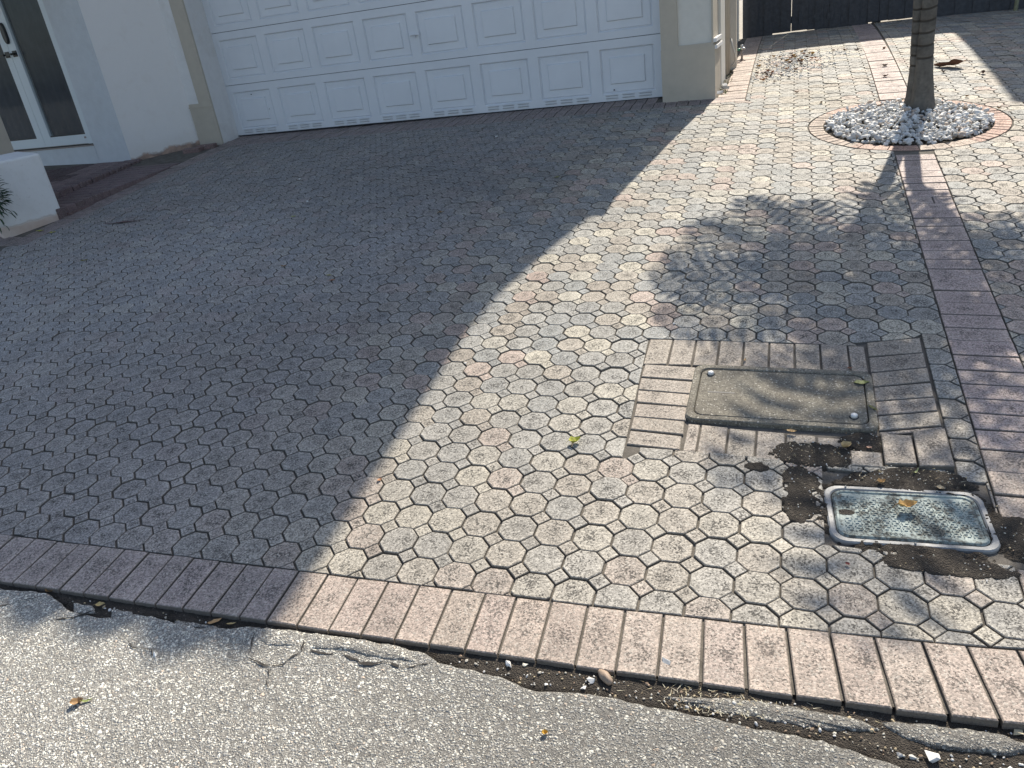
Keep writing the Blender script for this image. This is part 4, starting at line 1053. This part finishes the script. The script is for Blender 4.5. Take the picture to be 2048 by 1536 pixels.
m = MB(); m.rprism(rr_poly(.2865, .1585, .033), -.03, .009, .003); lid = m.build('lid', M_concrete, mbx)
def slot(x0, x1, y, par):
    m = MB(); m.prism([(x0, y-.0045), (x1, y-.0045), (x1, y+.0045), (x0, y+.0045)], .0085, .0094); m.build('slot', M_seal, par)
slot(-.252, -.155, -.004, lid); slot(.155, .243, -.004, lid)
for x, y in ((-.252, .122), (.243, -.116)):
    m = MB(); m.tube([(x, y, .008), (x, y, .0096)], .016, 14); m.build('bolt_recess', M_seal, lid)
    m = MB(); m.tube([(x, y, .009), (x, y, .019), (x, y, .0215)], [.011, .011, .008], 12); m.build('bolt', simple('white_bolt_head', (.75, .75, .73), .3) if 'white_bolt_head' not in bpy.data.materials else bpy.data.materials['white_bolt_head'], lid)
# ------------------------------------------------------------------ metal utility cover
uc = S(1.220, -.003, 0); ax = (S(1.43, .012)-S(1.01, -.018)).normalized(); ay = (S(1.22, .12)-S(1.22, -.12)); ay = (ay-ax*ay.dot(ax)).normalized(); az = ax.cross(ay)
MM = Matrix((ax, ay, az)).transposed().to_4x4(); MM.translation = uc+az*-.002
ucv = empty('utility_cover', (0, 0, 0), 0, 'rectangular grey-green metal utility cover with raised tread, sunk in dirt by the brick strip', 'utility cover'); ucv.matrix_world = MM
M_lid = None
def lidmat():
    k = NT('oxidised_metal_lid', .7, .35); n = k.noise(75, 4, .7); n2 = k.noise(16, 4, .7); k.b.inputs['Metallic'].default_value = .05
    c = k.mix(k.map(n, .35, .65), (.26, .315, .295), (.42, .475, .45)); d = k.map(k.math('ADD', n, k.math('MULTIPLY', n2, .9)), .88, 1.06, 0, .85)
    c = k.mix(d, c, (.075, .068, .055)); k.col(c); k.l(k.map(d, 0, 1, .6, .95), k.b.inputs['Roughness']); k.bump(k.math('SUBTRACT', n, d), .4, .002); return k.m
M_lid = lidmat()
def rimmat():
    k = NT('weathered_aluminium_rim', .55, .4); n = k.noise(40, 4, .7); k.b.inputs['Metallic'].default_value = .05
    c = k.mix(k.map(n, .3, .7), (.20, .20, .198), (.40, .40, .39)); d = k.map(n, .62, .7, 0, .8); c = k.mix(d, c, (.08, .07, .06)); k.col(c); k.bump(n, .25, .002); return k.m
M_rim = rimmat()
m = MB(); ring(m, rr_poly(.215, .126, .045), rr_poly(.196, .107, .036), -.03, .0055, .004); m.build('frame', M_rim, ucv)
m = MB(); m.rprism(rr_poly(.1935, .1045, .034), -.02, .004, .002); ulid = m.build('lid', M_lid, ucv)
m = MB(); ring(m, rr_poly(.1905, .1015, .032), rr_poly(.181, .092, .026), .003, .0075, .0018); m.build('raised_border', M_lid, ulid)
m = MB(); m.tube([(-.170, .001, .0042), (-.150, -.001, .0046)], .012, 12)
hp_ = [(-.162+.024*math.cos(2*PI*k/16), .002+.012*math.sin(2*PI*k/16)) for k in range(16)]
m = MB(); m.prism(hp_, .0035, .0048); m.build('pick_hole', M_soil, ulid)
m = MB(); y = -.074; r_ = 0
while y < .082:
    x = -.168+(.0062 if r_ % 2 else 0); c_ = 0
    while x < .172:
        if not (abs(x+.162) < .03 and abs(y-.002) < .018) and not (-.125 < x < -.035 and y > .058) and not (-.09 < x < .01 and y < -.066):
            if (c_+r_) % 2: q = [(x-.0042, y-.0012), (x+.0042, y-.0012), (x+.0042, y+.0012), (x-.0042, y+.0012)]
            else: q = [(x-.0013, y-.0042), (x+.0013, y-.0042), (x+.0013, y+.0042), (x-.0013, y+.0042)]
            m.rprism(q, .003, .0064, .0007)
        x += .0124; c_ += 1
    y += .0098; r_ += 1
m.build('tread_bars', M_lid, ulid, None, 'stuff')
def text(body, loc, size, parent, mat, name='lettering', ext=.0012):
    cu = bpy.data.curves.new(name, 'FONT'); cu.body = body; cu.size = size; cu.extrude = ext; cu.space_character = 1.45
    o = bpy.data.objects.new(name, cu); COL.objects.link(o); bpy.context.view_layer.update()
    me = bpy.data.meshes.new_from_object(o.evaluated_get(bpy.context.evaluated_depsgraph_get())); bpy.data.objects.remove(o)
    me.materials.clear(); me.materials.append(mat); o = bpy.data.objects.new(name, me); COL.objects.link(o); o.parent = parent; o.location = loc; return o
M_let = simple('worn_bright_lettering', (.40, .43, .42), .8, .5, .3)
text('AT&T', (-.112, .062, .0046), .0165, ulid, M_let); text('CARSON', (-.095, -.084, .0045), .014, ulid, M_lid, ext=.001)
for x, y in ((.1, .1165), (-.15, .117), (0, -.1165), (.19, -.04)):
    m = MB(); m.tube([(x, y, .006), (x, y, .009)], .003, 8); m.build('rivet', M_rim, ucv)
# ------------------------------------------------------------------ hose bib and standpipe by the house side
hb = S(.362, 7.02); bib = empty('hose_bib', hb, 0, 'slim standpipe tap with a green handle beside the house corner', 'tap')
m = MB(); m.tube([(0, 0, -.02), (0, 0, .115)], .011, 8); m.tube([(0, 0, .0), (.02, -.03, .005), (.035, -.04, -.004)], .005, 6); m.tube([(-.0, -.0, .01), (-.04, -.05, .004), (-.07, -.07, .0)], .007, 6); m.build('pipe', M_pipe, bib)
m = MB(); m.tube([(0, 0, .10), (0, 0, .125)], .015, 8); m.tube([(0, 0, .118), (.035, -.01, .112)], .009, 8); m.tube([(0, 0, .125), (0, 0, .148)], [.010, .016], 8); m.build('faucet', M_metal, bib)
m = MB(); m.tube([(0, 0, .115), (-.03, -.01, .105), (-.045, -.01, .118)], [.006, .014, .004], 8); m.tube([(-.02, 0, .108), (-.075, .0, .095)], .006, 6); m.build('handle', M_green, bib)
# weeds at the foot of the house side
m = MB()
for q in range(90):
    x = R.uniform(.235, .32); y = R.uniform(5.35, 6.5); h = R.uniform(.008, .03); c = S(x, y, -.006); an = R.uniform(0, 6.3)
    d = Vector((math.cos(an), math.sin(an), 0)); s_ = Vector((-d.y, d.x, 0))*R.uniform(.004, .009); t = R.choice([(.16, .20, .07, 1), (.22, .20, .10, 1), (.30, .27, .20, 1), (.10, .09, .06, 1)])
    m.add([c, c+d*h*.6+s_+Vector((0, 0, h*.7)), c+d*h*1.3+Vector((0, 0, h)), c+d*h*.6-s_+Vector((0, 0, h*.7))], [(0, 1, 2, 3)], t)
m.build('weeds_and_debris', M_leaf, None, None, 'stuff')
for (x, y, rz, lab) in ((.285, 5.72, 1.2, 'long white sliver of broken render at the foot of the house side'), (.300, 5.60, -.6, 'short white sliver of render nearer the drive at the house side'), (.262, 5.42, .9, 'white flake of render closest to the pilaster corner')):
    m = MB(); m.add([(-.05, -.012, 0), (.05, -.008, .004), (.045, .012, .016), (-.04, .014, .012)], [(0, 1, 2, 3), (3, 2, 1, 0)], (.7, .69, .66, 1)); o = m.build('render_flake', M_peb, None, S(x, y, .01)); o.rotation_euler = (.5, .1, rz); tag(o, lab, 'debris', 'flakes of render at the house side')
# ------------------------------------------------------------------ leaves
def leaf(name, xy, L, W, tint, label, rz=0, curl=.5, fold=.3, h=.003, group=None, stalk=True, seed=0, cat='leaf', tilt=(0, 0), loc=None):
    rr = random.Random(seed+int(xy[0]*999)); m = MB(); n = 9; rows = []
    for i in range(n+1):
        t = i/n; w_ = W*.5*(math.sin(PI*t**.85)**.8)*(1+.10*math.sin(t*19+seed)); x = L*(t-.5); zc = curl*L*(.35*(2*t-1)**2)
        row = []
        for s_ in (-1, -.5, 0, .5, 1):
            y = w_*s_; z = zc+abs(s_)*w_*fold+.06*W*math.sin(t*11+s_*3+seed); row.append(Vector((x, y, z)))
        rows.append(row)
    vs = [v for r_ in rows for v in r_]; cs = []
    for r_ in rows:
        for k, v in enumerate(r_): q = rr.uniform(.8, 1.15)*(1.12 if k == 2 else 1); cs.append((tint[0]*q, tint[1]*q, tint[2]*q, 1))
    m.add(vs, [(i*5+k, i*5+k+1, (i+1)*5+k+1, (i+1)*5+k) for i in range(n) for k in range(4)], cs, True)
    if stalk: m.tube([(-L*.5, 0, curl*L*.35), (-L*.62, .01*L, curl*L*.3), (-L*.75, .05*L, .002)], L*.012, 5, (tint[0]*.7, tint[1]*.6, tint[2]*.5, 1))
    mz = min(v[2] for v in m.v); m.v = [(v[0], v[1], v[2]-mz) for v in m.v]
    o = m.build(name, M_leaf, None, loc or S(xy[0], xy[1], h)); o.rotation_euler = (tilt[0], tilt[1], rz)
    return tag(o, label, cat, group)
TAN = (.50, .33, .15); BR = (.26, .13, .07); YG = (.50, .50, .09); YEL = (.55, .42, .08); GRN = (.16, .19, .05); DK = (.10, .05, .035)
leaf('fallen_leaf', (.189, .227), .045, .034, YG, 'crumpled yellow-green leaf on sunlit octagon pavers left of the meter box', .6, 1.0, .9, .002, seed=1)
leaf('fallen_leaf', (1.141, .704), .052, .030, GRN, 'olive green oval leaf at the top right corner of the meter box', .1, .05, .1, .012, seed=2)
leaf('fallen_leaf', (1.168, .536), .045, .010, (.30, .28, .10), 'narrow curled leaf by the right edge of the meter box', -.9, .3, .8, .012, seed=3)
leaf('fallen_leaf', (1.073, .306), .038, .032, (.58, .44, .22), 'crumpled pale tan leaf in the dirt below the meter box', .7, 1.2, 1.0, .004, seed=4)
leaf('fallen_leaf', (1.142, .313), .018, .013, (.50, .30, .20), 'small pinkish tan leaf scrap right of the crumpled tan leaf', .2, .5, .5, .006, seed=5)
leaf('fallen_leaf', (.906, .375), .034, .016, (.62, .42, .20), 'orange tan leaf against the front edge of the meter box', -.1, .5, .7, .004, seed=6)
leaf('fallen_leaf', (1.163, .136), .026, .02, (.52, .33, .14), 'small brown curled leaf just above the metal utility cover', .4, 1.1, .9, .006, seed=7)
leaf('fallen_leaf', (1.322, .135), .024, .018, (.60, .46, .28), 'pale folded leaf above the right half of the utility cover', -.5, .4, .5, .006, seed=8)
leaf('fallen_leaf', (1.264, .205), .03, .007, (.55, .55, .25), 'thin curly yellowish strip on the dirt below the meter box bricks', .9, 1.2, .6, .004, seed=9)
leaf('fallen_leaf', (1.222, .022), .056, .034, (.56, .36, .13), 'largest golden brown leaf lying curled on the metal utility cover', .35, .9, .9, .013, seed=10)
leaf('fallen_leaf', (1.053, -.232), .014, .010, (.28, .08, .06), 'tiny dark red leaf scrap on a paver below the utility cover', -.5, .8, .8, .003, seed=11)
leaf('fallen_leaf', (-.640, -.745), .042, .016, (.42, .26, .12), 'brown leaf chip wedged under the shaded brick border', .7, .3, .3, -.012, seed=12, stalk=False)
leaf('fallen_leaf', (-.585, -.742), .03, .007, (.46, .34, .15), 'thin tan leaf sliver just right of the brown chip under the border', .35, .3, .3, -.012, seed=13, stalk=False)
leaf('fallen_leaf', (-1.055, -.757), .032, .018, (.44, .33, .14), 'tan leaf in shade at the road edge, second from the left', .3, .3, .4, -.008, seed=14)
leaf('fallen_leaf', (-1.285, -.735), .03, .016, (.34, .2, .08), 'curled brown leaf in shade at the road edge, furthest left', .1, .9, .8, -.012, seed=15)
leaf('fallen_leaf', (-.828, -1.071), .034, .024, (.36, .22, .10), 'brown leaf with a green tip alone on the sunlit road at lower left', .6, 1.0, .9, -.004, seed=16)
leaf('leaf_tip', (-.806, -1.060), .034, .008, (.22, .26, .08), 'thin green leaf tip beside the brown leaf on the sunlit road', .5, .6, .4, -.002, seed=161, stalk=False)
leaf('fallen_blossom', (.39, -.896), .015, .013, (.60, .38, .06), 'tiny yellow blossom on the road below the dirt gap', .4, 1.4, 1.2, -.004, seed=17, cat='blossom')
leaf('fallen_leaf', (-.437, -.073), .022, .014, (.48, .24, .12), 'small orange-brown leaf on the edge of the house shadow near the border', 1.4, .9, .6, .002, seed=18)
leaf('fallen_leaf', (.73, .846), .022, .009, (.58, .38, .18), 'small tan seed husk on the bricks above the meter box', 1.5, .9, .9, .002, seed=19)
leaf('fallen_leaf', (1.108, .818), .018, .014, (.28, .12, .07), 'dark red-brown scrap at the top right of the meter box surround', .3, .3, .4, .003, seed=20)
leaf('large_dry_leaf', (2.10, 5.74), .25, .10, (.20, .095, .06), 'large curled red-brown leaf with a bent stalk on bright pavers right of the palm', 2.6, .30, .55, .012, seed=21, tilt=(.35, .1))
leaf('dry_twig', (1.585, 4.60), .075, .012, (.10, .05, .06), 'dark curled stalk on the far side of the pebble circle', .8, 1.6, .2, .01, seed=22, cat='twig')
leaf('fallen_leaf', (1.625, 4.62), .055, .03, (.50, .42, .15), 'yellowish leaf on the far edge of the pebble circle', .3, .6, .6, .02, seed=23)
for xy, L, t, lab, rz in (((-2.541, 2.763), .04, (.36, .38, .08), 'yellow-green leaf on shaded pavers left of centre', .2), ((-1.578, 1.626), .04, (.32, .13, .06), 'red-brown leaf in shade, lower of a touching pair', .5), ((-1.638, 1.697), .036, (.30, .27, .06), 'olive yellow leaf in shade, upper of a touching pair', 0.2),
    ((-1.326, 2.686), .05, (.22, .13, .04), 'brown leaf alone in deep shade in the middle of the drive', .3), ((-.674, 3.291), .05, (.20, .20, .05), 'olive leaf in shade close to the sunlit edge', .9), ((-3.863, 2.048), .05, (.24, .20, .05), 'olive brown leaf on shaded pavers towards the left', .7),
    ((-4.975, 2.70), .07, (.42, .42, .08), 'yellow leaf at the foot of the low wall, left one', .2), ((-4.80, 2.66), .055, (.46, .44, .08), 'yellow leaf at the foot of the low wall, right one', .4), ((-2.05, 1.85), .04, (.24, .14, .06), 'dark brown leaf on shaded pavers below the paired leaves', .2), ((-.90, 1.46), .035, (.14, .11, .06), 'small dark leaf on shaded pavers near the middle', .3)):
    leaf('fallen_leaf', xy, L, L*.5, t, lab, rz, .35, .35, .003, seed=int(abs(xy[0]*100)))
o = leaf('bark_strip', (-4.20, 2.83), .36, .03, (.13, .07, .07), 'long dark reddish strip of palm sheath on shaded pavers by the steps', .22, .05, .2, .004, seed=31, cat='bark', stalk=False)
LG = [((1.694, 6.831), .05), ((1.634, 5.98), .055), ((1.60, 5.55), .05), ((2.30, 5.42), .06), ((2.036, 5.56), .045), ((.905, 5.22), .04), ((1.086, 4.804), .04), ((1.86, 4.98), .05), ((1.90, 5.04), .045), ((2.08, 4.72), .04), ((2.22, 4.35), .04), ((1.35, 6.95), .05), ((1.45, 6.9), .05)]
LL = ['farthest dry leaf on the long brick strip, just out of the gate shadow', 'second dry leaf on the brick strip beyond the palm', 'dry leaf on the brick strip closest behind the pebble circle', 'dark dry leaf near the straight shadow edge right of the large dry leaf', 'small dry leaf just left of the large dry leaf stalk', 'dry leaf on the damp stained pavers left of the palm', 'dry leaf on pavers between the damp stain and the pebble circle',
 'dry leaf lying on the far right bricks of the pebble ring', 'dry leaf touching another on the far right bricks of the pebble ring', 'dry leaf outside the right side of the pebble ring', 'dry leaf on the near right curve of the pebble ring', 'left of two dry leaves on pavers beside the far brick strip', 'right of two dry leaves on pavers beside the far brick strip']
for q, (xy, L) in enumerate(LG): leaf('dry_leaf', xy, L, L*.6, R.choice([BR, DK, (.3, .18, .08)]), LL[q], R.uniform(0, 6), .9, .8, .003, 'dry leaves round the palm', seed=40+q)
for q in range(54):
    if q < 34: x = R.gauss(.92, .16); y = R.gauss(6.75, .20)
    else: x = R.gauss(.82, .20); y = R.gauss(6.15, .25)
    if x < .52: x = .55
    if y > 7.15: y = 7.1-R.random()*.2
    L = R.uniform(.03, .06)
    leaf('litter_leaf', (x, y), L, L*.6, R.choice([(.42, .18, .07), (.30, .12, .06), (.50, .28, .06), DK, (.16, .08, .05), (.36, .22, .12)]), 'small dry leaf in the litter of leaves and white chippings before the gate', R.uniform(0, 6), .8, .8, .006, 'litter leaves near the gate', seed=80+q, stalk=False)
# chipped concrete crumb on the border brick
chip('concrete_crumb', (.629, -.645), .014, 'grey angular crumb of concrete on the front brick border', 77, (.58, .57, .54), None, -.004, 'stone')
# ------------------------------------------------------------------ shrub at the left edge
M_gl = simple('glossy_dark_leaf', (.018, .055, .020), .35, .5, 0, 30, .5)
shc = S(-5.16, 2.42, 0); shrub = empty('potted_shrub', shc, 0, 'dark green shrub with glossy leaves against the low wall at the left edge', 'shrub')
m = MB(); Rs = random.Random(5)
m.tube([(-.05, 0, 0), (-.03, 0, .2), (0, .0, .4)], .012, 6); br = m.build('stem', M_stem, shrub)
lv = MB()
for q in range(420):
    a = Rs.uniform(0, 6.3); u = Rs.uniform(-1, 1); rr = Rs.random()**.4
    c = Vector((-.0+.19*rr*math.cos(a)*math.sqrt(1-u*u), .03+.17*rr*math.sin(a)*math.sqrt(1-u*u), .40+.17*rr*u-(.12 if q % 9 == 0 else 0)))
    d = (c-Vector((-.0, 0, .36))).normalized()+Vector((Rs.uniform(-.3, .3), Rs.uniform(-.3, .3), Rs.uniform(-.35, .15))); d.normalize(); s_ = d.cross(Vector((0, 0, 1))).normalized(); L = Rs.uniform(.05, .085); w_ = L*.16
    up = s_.cross(d)
    lv.add([c, c+d*L*.35+s_*w_+up*.006, c+d*L*.75+s_*w_*.8, c+d*L-up*.012, c+d*L*.75-s_*w_*.8, c+d*L*.35-s_*w_+up*.006], [(0, 1, 2, 5), (5, 2, 3, 4)])
lv.build('foliage', M_gl, shrub, None, 'stuff')
# pale stem at the foot of the fence, top right corner
m = MB(); m.tube([(0, 0, 0), (.01, 0, .3), (-.01, .02, .7), (.03, .02, 1.3)], [.022, .018, .016, .012], 8, (.35, .36, .25, 1)); o = m.build('sapling_stem', M_leaf, None, S(3.18, 8.78)); tag(o, 'pale thin sapling stem against the dark fence at the top right corner', 'sapling')
# leaf litter stuff in joints
